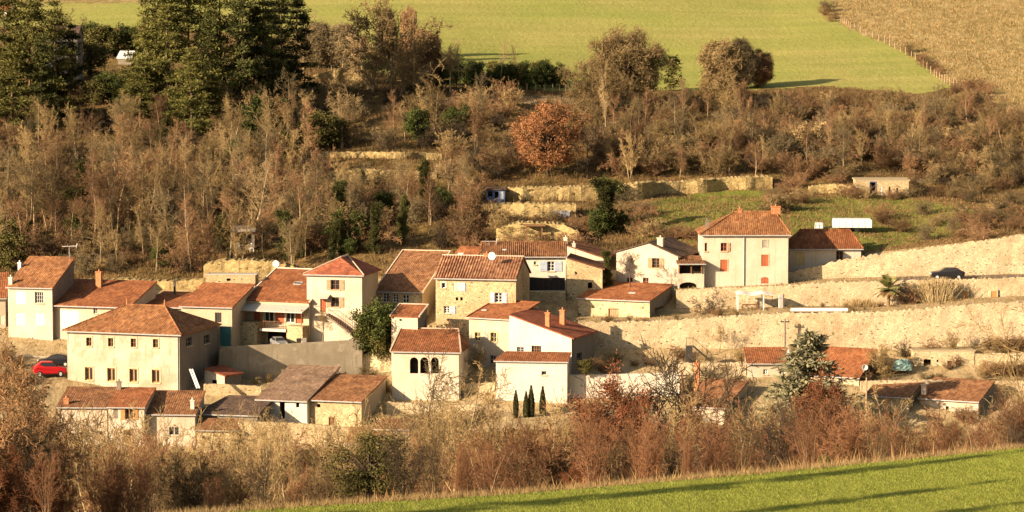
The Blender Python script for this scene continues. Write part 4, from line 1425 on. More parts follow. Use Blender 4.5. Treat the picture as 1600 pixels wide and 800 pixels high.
def car(name, label, cat, loc, rz, paint, van=False, scale=1.0):
    t = thing(name, label, cat, loc, rz)
    t.scale = (scale,) * 3
    if van:
        prof = [(-2.2, .35), (2.15, .35), (2.25, .7), (2.15, 1.05), (1.45, 1.25), (.85, 1.95), (-2.05, 2.0), (-2.25, 1.2)]
        gl = [(1.36, 1.28), (.84, 1.83), (-.1, 1.86), (-.1, 1.22)]
    else:
        prof = [(-2.1, .32), (2.05, .32), (2.15, .6), (2.05, .85), (1.05, .98), (.35, 1.42), (-1.15, 1.45), (-1.85, 1.02), (-2.15, .92)]
        gl = [(.92, 1.0), (.32, 1.36), (-1.1, 1.38), (-1.62, 1.02)]
    mb = MB()
    n = len(prof)
    def wid(z): return .86 if z < 1.0 else .86 - .22 * (z - 1.0) / (prof[5][1] - 0.9)
    vs = [(x, -wid(z), z) for x, z in prof] + [(x, wid(z), z) for x, z in prof]
    mb.add(vs, [list(range(n)), list(range(2 * n - 1, n - 1, -1))] + [[i, n + i, n + (i + 1) % n, (i + 1) % n] for i in range(n)])
    body = mb.build('body', paint, t)
    bv = body.modifiers.new('edge', 'BEVEL'); bv.width = .14; bv.segments = 3
    for sgn in (-1, 1):
        mb = MB()
        o = [(x, sgn * (wid(z) + .004), z) for x, z in gl]
        p = [(x, sgn * (wid(z) + .02), z) for x, z in gl]
        m = len(gl)
        mb.add(o + p, [list(range(m)), list(range(m, 2 * m))[::-1]] + [[i, (i + 1) % m, m + (i + 1) % m, m + i] for i in range(m)])
        mb.build('side_window', 'glass', body)
    a, b = (prof[4], prof[5])
    mb = MB()
    dx, dz = b[0] - a[0], b[1] - a[1]
    ln = math.hypot(dx, dz); nx, nz = dz / ln, -dx / ln
    q = []
    for off in (.006, .02):
        for (f, s_) in ((.1, -1), (.1, 1), (.92, 1), (.92, -1)):
            z = a[1] + dz * f
            q.append((a[0] + dx * f + nx * off, s_ * (wid(z) - .06), z + nz * off * -1 * -1))
    mb.add(q, [[0, 1, 2, 3], [7, 6, 5, 4], [0, 4, 5, 1], [1, 5, 6, 2], [2, 6, 7, 3], [3, 7, 4, 0]])
    mb.build('windscreen', 'glass', body)
    for x in (-1.35, 1.35):
        for s_ in (-1, 1):
            mb = MB(); mb.tube((x, s_ * .70, .31), (x, s_ * .90, .31), .31, n=14)
            wh = mb.build('wheel', 'rubber', t)
            mb = MB(); mb.tube((x, s_ * .901, .31), (x, s_ * .915, .31), .18, n=12); mb.build('rim', 'silver_car', wh)
    for s_ in (-1, 1):
        mb = MB(); mb.box((prof[2][0] - .08, s_ * .6 - .14, .62), (prof[2][0] + .02, s_ * .6 + .14, .78)); mb.build('headlight', 'white_paint', body)
        mb = MB(); mb.box((prof[0][0] - .07, s_ * .66 - .1, .75), (prof[0][0] + .06, s_ * .66 + .1, .95)); mb.build('tail_light', 'red_car', body)
    return t

g = ground(78, 349.0)
rc = car('car', 'bright red rounded car parked beside the large hipped house', 'car', g, R(12), 'red_car', False, .95)
rc.scale = (.92, .95, 1.32)
g = ground(1480, 366.6)
car('car', 'black car on the narrow road between the stone terraces', 'car', g + Vector((0, 0, .03)), R(178), 'black_car')
g = ground(437, 356.2)
car('car', 'silver car nosing out of the garage under the balcony', 'car', ground(436, 356.0), R(-70), 'grey_car', False, .82)
car('car', 'dark car half hidden behind the left end of the large hipped house', 'car', ground(88, 353.2), R(175), 'black_car')

def trailer():
    b = hit(1331, 361)
    t = thing('trailer', 'long white covered trailer parked on the green slope', 'trailer', b, R(-4))
    mb = MB()
    mb.prism([(-2.6, .5), (2.6, .5), (2.6, 1.5), (2.45, 1.65), (-2.45, 1.65), (-2.6, 1.5)], -1.0, 1.0)
    body = mb.build('body', 'white_paint', t)
    mb = MB()
    for x in (-1.7, -.85, 0, .85, 1.7):
        mb.box((x - .03, -1.03, .52), (x + .03, -1.003, 1.5))
    mb.build('ribs', 'grey_metal', body)
    for x in (-.6, .6):
        for y in (-.9, .75):
            mb = MB(); mb.tube((x, y, .3), (x, y + .18, .3), .32, n=12); mb.build('wheel', 'rubber', t)
    mb = MB(); mb.box((-3.6, -.06, .42), (-2.602, .06, .5)); mb.build('drawbar', 'dark_metal', t)
    b = hit(1279, 360)
    t = thing('water_tank', 'small white cube tank in its cage left of the long trailer', 'tank', b, 0)
    mb = MB(); mb.box((-.5, -.5, .15), (.5, .5, 1.05), .05); tk = mb.build('tank', 'white_paint', t)
    mb = MB()
    for x in (-.53, 0, .53):
        mb.tube((x, -.54, .0), (x, -.54, 1.1), .025, n=5)
    for z in (.35, .75):
        mb.tube((-.55, -.57, z), (.55, -.57, z), .02, n=5)
    mb.box((-.56, -.56, 0), (.56, .56, .12))
    mb.build('cage', 'grey_metal', t)
trailer()

def pergola():
    b = ground(1178, 361.5)
    t = thing('pergola', 'pale canvas topped pergola on the terrace under the largest cream house', 'pergola', b, 0)
    for x in (-2.1, 1.1):
        for y in (-1.1, 1.1):
            mb = MB(); mb.box((x - .06, y - .06, -.1), (x + .06, y + .06, 2.05)); mb.build('post', 'white_paint', t)
    mb = MB()
    for i in range(12):
        x0, x1 = -2.3 + i * .38, -2.3 + (i + 1) * .38
        z0, z1 = 2.06 + .1 * math.sin(i * .9), 2.06 + .1 * math.sin((i + 1) * .9)
        mb.add([(x0, -1.3, z0), (x1, -1.3, z1), (x1, 1.3, z1 + .15), (x0, 1.3, z0 + .15), (x0, -1.3, z0 + .04), (x1, -1.3, z1 + .04), (x1, 1.3, z1 + .19), (x0, 1.3, z0 + .19)],
               [[0, 3, 2, 1], [4, 5, 6, 7], [0, 1, 5, 4], [2, 3, 7, 6]])
    mb.build('canopy', 'white_paint', t)
    tb = thing('garden_table', 'dark garden table standing under the canvas pergola', 'table', b + Vector((-.5, 0, 0)), 0)
    mb = MB(); mb.box((-1, -.4, .66), (1, .4, .74)); mb.build('tabletop', 'wood_brown', tb)
    for x in (-.9, .9):
        for y in (-.32, .32):
            mb = MB(); mb.box((x - .05, y - .05, -.05), (x + .05, y + .05, .658)); mb.build('leg', 'wood_brown', tb)
    b = ground(1220, 361.0)
    t = thing('garden_post', 'upright white panel post right of the canvas pergola', 'post', b, R(20))
    mb = MB(); mb.box((-.28, -.06, .1), (.28, .06, 1.75)); mb.build('panel', 'white_paint', t)
    mb = MB(); mb.box((.3, -.08, -.1), (.42, .08, 1.85)); mb.build('post', 'wood_brown', t)
    b = ground(1280, 356.3)
    t = thing('pool_cover', 'long white rolled pool cover along the lowest terrace edge', 'cover', b, R(-1))
    mb = MB(); mb.tube((-3.5, 0, .32), (3.5, 0, .32), .24, n=14); mb.build('roll', 'white_paint', t)
    for x in (-3.2, 0, 3.2):
        mb = MB(); mb.box((x - .06, -.3, -.05), (x + .06, .3, .06)); mb.box((x - .05, -.05, .061), (x + .05, .05, .2)); mb.build('cradle', 'grey_metal', t)
pergola()

def pole(label, base, top_z, r=.13, mat='wood_grey', arm=True):
    t = thing('utility_pole', label, 'pole', base, 0)
    h = top_z - base.z
    mb = MB(); mb.tube((0, 0, -.5), (0, 0, h), r * 1.15, r * .8, 10); mb.build('shaft', mat, t)
    if arm:
        mb = MB(); mb.box((-.55, -.07, h - .45), (.55, .07, h - .3)); a = mb.build('crossarm', 'dark_metal', t)
        for x in (-.45, 0, .45):
            mb = MB(); mb.tube((x, 0, h - .298), (x, 0, h - .05), .05, .03, 6); mb.build('insulator', 'dark_metal', a)
b = ground(1226, 353.8); pole('grey wooden utility pole before the lowest terrace wall', b, z_of(498, 353.8))
b = ground(1066, 330.0); pole('dark short pole beside the cottage with tall brick chimney', b, z_of(582, 330.0), .12, 'wood_brown')
b = ground(1351, 250.0); pole('thin pale bare pole rising from bushes right of the blue spruce', b, z_of(590, 250.0), .09, 'wood_tan', False)

def metal_stair():
    b = ground(1090, 348.6)
    t = thing('outdoor_stair', 'dark metal stair on the slope above the brick chimney', 'stairs', Vector((b.x, b.y, z_of(566, 348.6))), 0)
    mb = MB()
    for y in (-.4, .4):
        mb.add([(-.6, y, 1.9), (1.6, y, 0), (1.6, y, .22), (-.6, y, 2.12), (-.6, y + .05, 1.9), (1.6, y + .05, 0), (1.6, y + .05, .22), (-.6, y + .05, 2.12)],
               [[0, 1, 2, 3], [5, 4, 7, 6], [0, 4, 5, 1], [1, 5, 6, 2], [2, 6, 7, 3], [3, 7, 4, 0]])
    mb.build('stringers', 'dark_metal', t)
    for i in range(9):
        f = (i + .5) / 9
        x, z = -.6 + 2.2 * f, 2.0 - 1.9 * f
        mb = MB(); mb.box((x - .12, -.39, z - .02), (x + .12, .39, z + .02)); mb.build('tread', 'dark_metal', t)
    mb = MB(); mb.box((-1.5, -.45, -2.5), (-.62, .45, 2.0), .05); mb.build('landing', 'dark_metal', t)
    mb = MB(); mb.tube((-.6, -.4, 3.0), (1.6, -.4, 1.1), .035, n=5); mb.tube((-1.4, -.4, 3.0), (-.6, -.4, 3.0), .035, n=5)
    for (x, z) in ((-1.4, 2.0), (-.6, 2.0), (.5, 1.05), (1.6, .1)):
        mb.tube((x, -.4, z), (x, -.4, z + 1.0), .03, n=5)
    mb.build('handrail', 'dark_metal', t)
metal_stair()

def antenna(label, pos, mast, white_=True, rz=0.4):
    t = thing('tv_antenna', label, 'antenna', pos, rz)
    m = 'white_paint' if white_ else 'grey_metal'
    mb = MB(); mb.tube((0, 0, -.4), (0, 0, mast), .035, n=6); mb.build('mast', 'grey_metal', t)
    mb = MB(); mb.tube((-.9, 0, mast), (.9, 0, mast), .03, n=5); bm_ = mb.build('boom', m, t)
    mb = MB()
    for i in range(9):
        x = -.8 + i * .2
        mb.tube((x, -.3, mast + .034), (x, .3, mast + .034), .02, n=4)
    mb.tube((.9, 0, mast - .3), (1.05, 0, mast + .35), .04, n=5)
    mb.build('rods', m, bm_)
i2 = h2
p = i2['root'].matrix_basis @ Vector((i2['hw'] - .5, i2['d'] - .3, i2['zr'] + .1))
antenna('white television antenna on a mast above the leftmost tall house', Vector(p), z_of(385, p.y) - p.z)
p = h20['root'].matrix_basis @ Vector((-h20['hw'] + .9, 2.2, h20['ze'] + .7))
antenna('small pale antenna at the left end of the long brown roof', Vector(p), 1.0, True, 0.0)

def dish(label, pos, rz, r=.42, mat='white_paint'):
    t = thing('satellite_dish', label, 'dish', pos, rz)
    mb = MB()
    n, rings = 18, 4
    vs = [(0, 0, 0)]
    for k in range(1, rings + 1):
        for i in range(n):
            a = 2 * math.pi * i / n
            rr = r * k / rings
            vs.append((rr * math.cos(a), -.12 * (k / rings) ** 2, rr * math.sin(a)))
    fs = [[0, 1 + i, 1 + (i + 1) % n] for i in range(n)]
    for k in range(rings - 1):
        for i in range(n):
            a, b2 = 1 + k * n + i, 1 + k * n + (i + 1) % n
            fs.append([a, a + n, b2 + n, b2])
    mb.add(vs, fs)
    o = mb.build('reflector', mat, t)
    so_ = o.modifiers.new('thick', 'SOLIDIFY'); so_.thickness = .03
    mb = MB(); mb.tube((0, .03, 0), (0, .25, -.1), .035, n=6); mb.tube((0, .25, -.1), (0, .25, -.6), .035, n=6); mb.build('bracket', 'grey_metal', t)
    mb = MB(); mb.tube((0, -.1, -r * .9), (0, -.5, -.1), .02, n=5); mb.tube((0, -.5, -.1), (0, -.42, -.06), .05, n=6); mb.build('feed_arm', 'grey_metal', t)
dish('white dish beside the brick chimney of the golden stone house', P(769, 400, 359.5), R(-25), .5)
dish('white dish on the shaded grey end of the red roofed house by the spruce', P(1351, 574, 343.5), R(15), .36)
dish('white dish standing on the rock behind the balcony house', P(431, 412, 376.0), R(-10), .45)

def plank():
    a, b = P(296.5, 577, 342.6), P(308, 607, 341.2)
    mb = MB()
    d = (b - a)
    mb.tube(a, b, .12, n=4)
    q = Vector((.28, 0.02, 0))
    mb.tube(a + q, b + q, .12, n=4)
    for i in range(9):
        c = a + d * ((i + .5) / 9)
        mb.tube(c, c + q, .05, n=4)
    tag(mb.build('ladder', 'white_paint'), 'white ladder leaning at the shaded end of the large hipped house', 'ladder')
plank()

for px, lab, m in ((467, 'dark wheeled bin beside the bare vine, nearer the car', 'dark_metal'), (475, 'pale wheeled bin beside the bare vine', 'shutter_grey')):
    b = ground(px, 354.6)
    t = thing('wheeled_bin', lab, 'bin', b, R(8))
    mb = MB(); mb.add([(-.22, -.26, .1), (.22, -.26, .1), (.22, .26, .1), (-.22, .26, .1), (-.29, -.34, .98), (.29, -.34, .98), (.29, .32, .98), (-.29, .32, .98)],
                      [[0, 3, 2, 1], [4, 5, 6, 7], [0, 1, 5, 4], [1, 2, 6, 5], [2, 3, 7, 6], [3, 0, 4, 7]]); mb.build('body', m, t)
    mb = MB(); mb.box((-.31, -.37, .983), (.31, .35, 1.06), .03); mb.build('lid', m, t)
    for x in (-.26, .26):
        mb = MB(); mb.tube((x - .03, .28, .1), (x + .03, .28, .1), .1, n=10); mb.build('wheel', 'rubber', t)

def teal_heap():
    b = Vector((0, 0, 0)) + P(1410, 574, 348.0)
    rg = np.random.RandomState(5)
    n, m = 18, 10
    V, fs = [], []
    for j in range(m):
        ph = math.pi / 2 * j / (m - 1)
        for i in range(n):
            a = 2 * math.pi * i / n
            k = 1 + rg.uniform(-.08, .08)
            V.append((1.3 * math.cos(a) * math.cos(ph) ** .6 * k, .9 * math.sin(a) * math.cos(ph) ** .6 * k, -.3 + 1.25 * math.sin(ph) * (1 + .06 * rg.uniform(-1, 1))))
    for j in range(m - 1):
        for i in range(n):
            a, c = j * n + i, j * n + (i + 1) % n
            fs.append([a, c, c + n, a + n])
    mb = MB(); mb.add(V, fs)
    o = mb.build('tarpaulin_heap', 'teal_cloth', loc=b)
    tag(o, 'faded teal tarpaulin draped over a heap beside the stone front', 'tarpaulin')
teal_heap()

# orange doors set in the wall under the narrow road
for px, lab in ((1508, 'orange door in the middle terrace wall, nearer the black car'), (1553, 'orange door in the middle terrace wall, nearer the right edge')):
    Y = 364.35
    a, b2 = P(px - 4.5, 471, Y), P(px + 4.5, 455, Y)
    t = thing('door', lab, 'door', Vector(((a.x + b2.x) / 2, Y, a.z)), 0)
    w2, hh = (b2.x - a.x) / 2, b2.z - a.z
    mb = MB(); mb.box((-w2, 0, -.2), (w2, .3, hh)); mb.build('leaf', 'wood_orange', t)
    mb = MB(); mb.box((-w2 - .14, -.05, -.2), (-w2 - .002, .3, hh)); mb.box((w2 + .002, -.05, -.2), (w2 + .14, .3, hh)); mb.box((-w2 - .14, -.05, hh + .002), (w2 + .14, .3, hh + .2)); mb.build('door_frame', 'stone_trim', t)

# ------------------------------------------------------------------ fences
def fence(label, pts, n, h=1.25, seed=0):
    rg = random.Random(seed)
    ps = []
    for i in range(n):
        t = i / (n - 1) * (len(pts) - 1)
        k = min(int(t), len(pts) - 2)
        f = t - k
        px = pts[k][0] * (1 - f) + pts[k + 1][0] * f
        rw = pts[k][1] * (1 - f) + pts[k + 1][1] * f
        ps.append(hit(px, rw, 440, 1000))
    t = thing('wire_fence', label, 'fence', ps[0], 0)
    for p in ps:
        mb = MB()
        hh = h * rg.uniform(.85, 1.2)
        q = p - ps[0]
        mb.tube(q + Vector((0, 0, -.3)), q + Vector((rg.uniform(-.1, .1), rg.uniform(-.1, .1), hh)), .10, .08, 6)
        mb.build('post', 'wood_tan', t)
    mb = MB()
    for a, b in zip(ps[:-1], ps[1:]):
        for z in (.45, .95):
            mb.tube(a - ps[0] + Vector((0, 0, z)), b - ps[0] + Vector((0, 0, z)), .015, n=3, caps=False)
    mb.build('wire', 'dark_metal', t)
fence('long post and wire fence between the green field and the tan pasture', [(1314, 34), (1330, 45), (1382, 68), (1428, 92), (1460, 120), (1482, 132), (1510, 148)], 34)
fence('wooden post fence along the hedge below the green field', [(740, 142), (800, 143), (860, 145), (905, 148)], 14, 1.4, 3)
fence('short white post fence where the hedge meets the pasture corner', [(1535, 205), (1540, 208), (1552, 214)], 4, 1.8, 4)

# ------------------------------------------------------------------ vegetation
def seg_mesh(name, segs, mat, sides=3, rmin=0.0):
    A = np.array([[*s[0], *s[1], s[2], s[3]] for s in segs], float)
    p, q, r0, r1 = A[:, :3], A[:, 3:6], np.maximum(A[:, 6], rmin), np.maximum(A[:, 7], rmin)
    d = q - p
    d /= np.linalg.norm(d, axis=1)[:, None] + 1e-9
    ref = np.where(np.abs(d[:, 2:3]) < 0.9, np.array([[0, 0, 1.0]]), np.array([[1.0, 0, 0]]))
    u = np.cross(d, ref)
    u /= np.linalg.norm(u, axis=1)[:, None] + 1e-9
    w_ = np.cross(d, u)
    V = np.zeros((len(A), 2 * sides, 3))
    for i in range(sides):
        a = 2 * math.pi * i / sides
        o = u * math.cos(a) + w_ * math.sin(a)
        V[:, i] = p + o * r0[:, None]
        V[:, sides + i] = q + o * r1[:, None]
    Fq = np.array([[i, (i + 1) % sides, sides + (i + 1) % sides, sides + i] for i in range(sides)])
    faces = (Fq[None] + (np.arange(len(A)) * 2 * sides)[:, None, None]).reshape(-1, 4)
    return mesh_np(name, V.reshape(-1, 3), faces, mat)

def leaf_mesh(name, cen, size, mat, seed=0, flat=0.0, long=1.5):
    rg = np.random.RandomState(seed)
    cen = np.asarray(cen, float)
    n = len(cen)
    a = rg.normal(size=(n, 3)); a /= np.linalg.norm(a, axis=1)[:, None]
    b = rg.normal(size=(n, 3)); b -= (a * b).sum(1)[:, None] * a; b /= np.linalg.norm(b, axis=1)[:, None]
    a[:, 2] *= 1 - flat; b[:, 2] *= 1 - flat
    s = size * rg.uniform(.6, 1.4, n)[:, None]
    V = np.stack([cen - a * s * long * .5, cen + b * s * .4, cen + a * s * long * .5, cen - b * s * .4], 1)
    return mesh_np(name, V.reshape(-1, 3), np.arange(4 * n).reshape(n, 4), mat)

Zup = Vector((0, 0, 1))
def grow(rg, out, p, d, L, r, lvl, q):
    n = q['n'][lvl]
    step = L / n
    r0 = r
    for i in range(n):
        d = (d + Vector((rg.gauss(0, 1), rg.gauss(0, 1), rg.gauss(0, 1))) * q['wob'][lvl] + Zup * q['up'][lvl]).normalized()
        e = p + d * step
        f = (i + 1) / n
        r1 = r * (1 - f * q['tap'][lvl])
        out[lvl].append((p, e, r0, r1))
        r0 = r1
        if lvl < q['max'] and f >= q['st'][lvl]:
            k = q['ch'][lvl]
            k = int(k) + (1 if rg.random() < k - int(k) else 0)
            for _ in range(k):
                az = rg.uniform(0, 2 * math.pi)
                o = d.orthogonal().normalized()
                o = Matrix.Rotation(az, 3, d) @ o
                an = math.radians(q['ang'][lvl] + rg.gauss(0, 10))
                cd = (d * math.cos(an) + o * math.sin(an)).normalized()
                g_ = (f - q['st'][lvl]) / max(.01, 1 - q['st'][lvl])
                Lc = L * q['rat'][lvl] * (1 - q['cone'][lvl] * g_) * rg.uniform(.7, 1.2)
                grow(rg, out, p.lerp(e, rg.random()), cd, Lc, max(r1 * q['rr'][lvl], .012), lvl + 1, q)
        p = e
    return p

def tree_proto(seed, q, stems=1, spread=0.0, height=10.0, r=.16, bark='bark_pale', twig='twig_tan', rmin=.016, leaf=None):
    rg = random.Random(seed)
    out = [[] for _ in range(6)]
    for s in range(stems):
        az = rg.uniform(0, 2 * math.pi)
        t = spread * rg.uniform(.3, 1.0)
        d = Vector((math.sin(t) * math.cos(az), math.sin(t) * math.sin(az), math.cos(t)))
        b = Vector((math.cos(az) * .15 * (stems > 1), math.sin(az) * .15 * (stems > 1), -.4))
        grow(rg, out, b, d, height * rg.uniform(.75, 1.0) if stems > 1 else height, r * (rg.uniform(.5, 1) if stems > 1 else 1), 0, q)
    top = max(s[1].z for l in out for s in l)
    trunk = seg_mesh('trunk', out[0], bark, 5, rmin)
    thick = [s for l in out[1:2] for s in l]
    tw = [s for l in out[2:] for s in l]
    pr = dict(trunk=trunk, h=top)
    pr['crown'] = seg_mesh('crown', thick + tw, twig, 3, rmin)
    if leaf:
        mat, per, spr, size = leaf
        rs = np.random.RandomState(seed)
        tips = np.array([s[1] for s in tw] + [s[0] for s in tw[::2]], float)
        cen = np.repeat(tips, per, 0) + rs.normal(0, spr, (len(tips) * per, 3))
        pr['leaves'] = leaf_mesh('foliage', cen, size, mat, seed)
    pr['n'] = len(thick) + len(tw)
    return pr

def place(name, pr, loc, label, cat, h=None, rz=None, group=None, wide=1.0, rg=random):
    s = 1.0 if h is None else h / pr['h']
    o = bpy.data.objects.new(name, None)
    COL.objects.link(o)
    o.location = loc
    o.rotation_euler = (0, 0, rg.uniform(0, 6.28) if rz is None else rz)
    o.scale = (s * wide, s * wide, s)
    tag(o, label, cat, group)
    for k in ('trunk', 'crown', 'leaves'):
        if k in pr:
            link('foliage' if k == 'leaves' else k, pr[k], o)
    return o

TALL = dict(max=3, n=[9, 5, 4, 3], wob=[.07, .16, .22, .28], up=[.03, .045, .04, .02], tap=[.85, .8, .8, .7], st=[.35, .2, .15], ch=[2.3, 2.0, 1.5],
            ang=[48, 45, 48], rat=[.46, .45, .5], cone=[.45, .35, .3], rr=[.5, .55, .55])
SLIM = dict(TALL, st=[.25, .2, .15], ang=[38, 40, 45], rat=[.32, .45, .5], ch=[2.6, 2.0, 1.4], up=[.05, .07, .05, .03], cone=[.35, .35, .3])
WIDE = dict(TALL, n=[6, 6, 5, 3], st=[.35, .2, .1], ang=[55, 45, 45], rat=[.75, .5, .5], ch=[2.4, 2.2, 2.0], wob=[.1, .22, .28, .3], up=[.02, .05, .03, .02], cone=[.35, .3, .2])
BUSH = dict(max=3, n=[6, 4, 3, 3], wob=[.14, .22, .28, .3], up=[.02, .03, .02, .0], tap=[.8, .8, .8, .7], st=[.12, .12, .1], ch=[1.7, 1.4, .9],
            ang=[42, 45, 50], rat=[.45, .5, .55], cone=[.25, .3, .2], rr=[.55, .6, .6])
DENSE = dict(max=4, n=[6, 5, 4, 3, 2], wob=[.08, .14, .2, .25, .28], up=[.03, .03, .03, .02, .02], tap=[.8, .8, .8, .7, .6], st=[.2, .15, .1, .1], ch=[2.5, 2.0, 1.5, .7],
             ang=[46, 42, 45, 48], rat=[.62, .48, .5, .55], cone=[.30, .3, .2, .2], rr=[.5, .55, .55, .6])

rs_ = 100
tall = [tree_proto(11 + i, TALL, 1, 0, 10, .17, 'bark_pale', ('twig_tan', 'twig_grey', 'twig_tan', 'twig_red')[i], .015) for i in range(4)]
tallp = [tree_proto(15 + i, dict(TALL, st=[.25, .2, .15]), 1, 0, 10, .19, 'bark_light', 'twig_light', .016) for i in range(2)]
widep = tree_proto(18, WIDE, 1, 0, 6.5, .22, 'bark_light', 'twig_light', .017)
slimp = [tree_proto(19 + i, dict(SLIM, st=[.5, .2, .15]), 1, 0, 10, .15, 'bark_light', 'twig_light', .014) for i in range(2)]
slim = [tree_proto(31 + i, SLIM, 1, 0, 10, .13, ('bark_pale', 'bark_brown', 'bark_pale')[i], ('twig_tan', 'twig_grey', 'twig_red')[i], .015) for i in range(3)]
twin = [tree_proto(41 + i, SLIM, 3, .28, 9, .12, 'bark_pale', ('twig_tan', 'twig_red')[i], .015) for i in range(2)]
wide = [tree_proto(51 + i, WIDE, 1, 0, 6.5, .22, ('bark_brown', 'bark_dark')[i], ('twig_tan', 'twig_dark')[i], .018) for i in range(2)]
bush = [tree_proto(61 + i, BUSH, 9, .6, 4.0, .05, ('bark_brown', 'bark_pale', 'bark_brown', 'bark_pale', 'bark_dark')[i], ('twig_grey', 'twig_tan', 'twig_red', 'twig_tan', 'twig_dark')[i], .017) for i in range(5)]
dense = [tree_proto(71 + i, DENSE, 3, .35, 5.5, .15, 'bark_pale', ('twig_light', 'twig_tan', 'twig_red')[i], .0165) for i in range(3)]
pale = [tree_proto(81, dict(BUSH, max=3), 8, .8, 3.0, .04, 'bark_pale', 'twig_pale', .014, ('grass_dry', 1, .12, .10))]
def dome(seed, h, r, mat, clumps, per, leaf, spr, bark='bark_dark', z0=.08, long=1.4):
    rg = random.Random(seed)
    rs = np.random.RandomState(seed)
    segs, br, cen = [(Vector((0, 0, -.4)), Vector((.1, 0, h * .45)), .26, .17), (Vector((.1, 0, h * .45)), Vector((0, .1, h * .8)), .17, .05)], [], []
    for i in range(clumps):
        u = rs.normal(size=3); u /= np.linalg.norm(u)
        k = rg.uniform(.35, 1.0) ** .5
        lob = 1 + .15 * math.sin(3 * math.atan2(u[1], u[0]) + 1 + seed) + .13 * math.sin(4 * math.atan2(u[2], u[0]) + seed * 2)
        zc = .52 * h
        c = np.array([u[0] * r * k * lob, u[1] * r * k * lob, zc + u[2] * h * (.5 if u[2] > 0 else .46) * k * min(1.05, lob)])
        c[2] = max(c[2], z0 * h)
        st = Vector((0, 0, h * rg.uniform(.15, .55)))
        mid = st.lerp(Vector(c), .5) + Vector((0, 0, .3))
        br += [(st, mid, .06, .04), (mid, Vector(c), .04, .015)]
        cen.append(c + rs.normal(0, 1, (per, 3)) * spr * np.array([1, 1, .75]))
    return dict(trunk=seg_mesh('trunk', segs, bark, 7), crown=seg_mesh('crown', br, 'bark_dark', 3), leaves=leaf_mesh('foliage', np.concatenate(cen), leaf, mat, seed, .1, long), h=h)
oak = dome(94, 10, 5.2, 'leaf_orange', 270, 75, .17, .40)
tanball = [dome(303, 9, 5.6, 'twig_tan', 260, 170, .085, .55, 'bark_pale', .12, 8.0), dome(304, 9, 2.9, 'twig_tan', 200, 170, .085, .45, 'bark_pale', .08, 8.0)]
twigball = [dome(301, 8, 3.2, 'twig_red', 190, 260, .085, .45, 'bark_brown', .08, 8.0), dome(302, 8, 3.0, 'twig_grey', 190, 260, .085, .45, 'bark_brown', .08, 8.0)]
rust = tree_proto(92, dict(TALL, ch=[2.6, 2.0, 1.2]), 1, 0, 9, .16, 'bark_brown', 'twig_red', .016, ('leaf_rust', 2, .22, .12))
evergreen = [dome(93 + i, 4.0, (1.9, 1.6, 1.4)[i], ('leaf_green', 'leaf_olive', 'leaf_green')[i], 60, 80, .15, .26, z0=.05) for i in range(3)]
green_near = dome(99, 4.0, 1.8, 'leaf_olive', 70, 130, .085, .25, z0=.05)
ivy = tree_proto(97, dict(SLIM, rat=[.2, .5, .5], ch=[3, 1.6, 1.0], st=[.05, .1, .1]), 1, 0, 8, .15, 'bark_dark', 'twig_dark', .016, ('leaf_ivy', 4, .2, .13))

def conifer(seed, h, r, mat, n=26, drop=-.05, start=.15, power=.8, size=.42, per=16, clump=.42, bark='bark_brown', ragged=.35):
    rg = random.Random(seed)
    rs = np.random.RandomState(seed)
    tr = [(Vector((0, 0, -.5)), Vector((0, 0, h * .5)), .032 * h * .45, .018 * h * .45), (Vector((0, 0, h * .5)), Vector((0, 0, h)), .018 * h * .45, .02)]
    br, cen = [], []
    for i in range(n):
        f = start + (1 - start) * (i + rg.random()) / n
        z = f * h
        rad = r * (1 - ((f - start) / (1 - start))) ** power + .25
        for k in range(rg.choice((3, 4, 4, 5))):
            if rg.random() < .10 and f < .75: continue
            a = rg.uniform(0, 6.283)
            L = rad * rg.uniform(1 - ragged, 1 + ragged * .5)
            d = Vector((math.cos(a), math.sin(a), drop + rg.gauss(0, .12) + .35 * f))
            p0 = Vector((0, 0, z))
            p1 = p0 + d * L
            br.append((p0, p1, .05, .015))
            m = max(2, int(L / .55))
            for j in range(m):
                t = .25 + .75 * (j + .5) / m
                c = p0.lerp(p1, t) + Vector((rg.gauss(0, .22), rg.gauss(0, .22), rg.gauss(0, .12)))
                cc = np.array(c) + rs.normal(0, 1, (per, 3)) * np.array([clump, clump, clump * .55])
                cen.append(cc)
    cen = np.concatenate(cen)
    return dict(trunk=seg_mesh('trunk', tr, bark, 7), crown=seg_mesh('crown', br, 'bark_dark', 3), leaves=leaf_mesh('foliage', cen, size, mat, seed, .2, 2.6), h=h, n=len(cen))

pines = [conifer(1, 22, 4.6, 'needle_olive', 22, .0, .16, .55, .19, 42, .40), conifer(2, 22, 3.8, 'needle_dark', 24, -.02, .10, .6, .19, 42, .37), conifer(3, 20, 4.4, 'needle_olive', 18, .05, .22, .5, .19, 44, .42)]
spruce = conifer(5, 11, 4.2, 'needle_blue', 30, -.10, .03, .75, .22, 22, .30, ragged=.2)
smallcon = conifer(6, 6, 1.9, 'needle_olive', 14, .1, .05, .7, .3, 10, .3)

def cypress(seed, h=6, r=.55):
    rs = np.random.RandomState(seed)
    n = 2600
    f = rs.uniform(.02, 1, n)
    rad = r * np.sin(np.clip(f * 1.15 + .12, 0, 1.22) * math.pi / 1.22) ** .8 * (.75 + .35 * np.sqrt(rs.uniform(0, 1, n)))
    a = rs.uniform(0, 6.283, n)
    cen = np.stack([rad * np.cos(a), rad * np.sin(a), f * h], 1)
    return dict(trunk=seg_mesh('trunk', [(Vector((0, 0, -.3)), Vector((0, 0, h * .9)), .09, .02)], 'bark_brown', 6), leaves=leaf_mesh('foliage', cen, .2, 'leaf_cypress', seed, 0, 2.0), h=h)

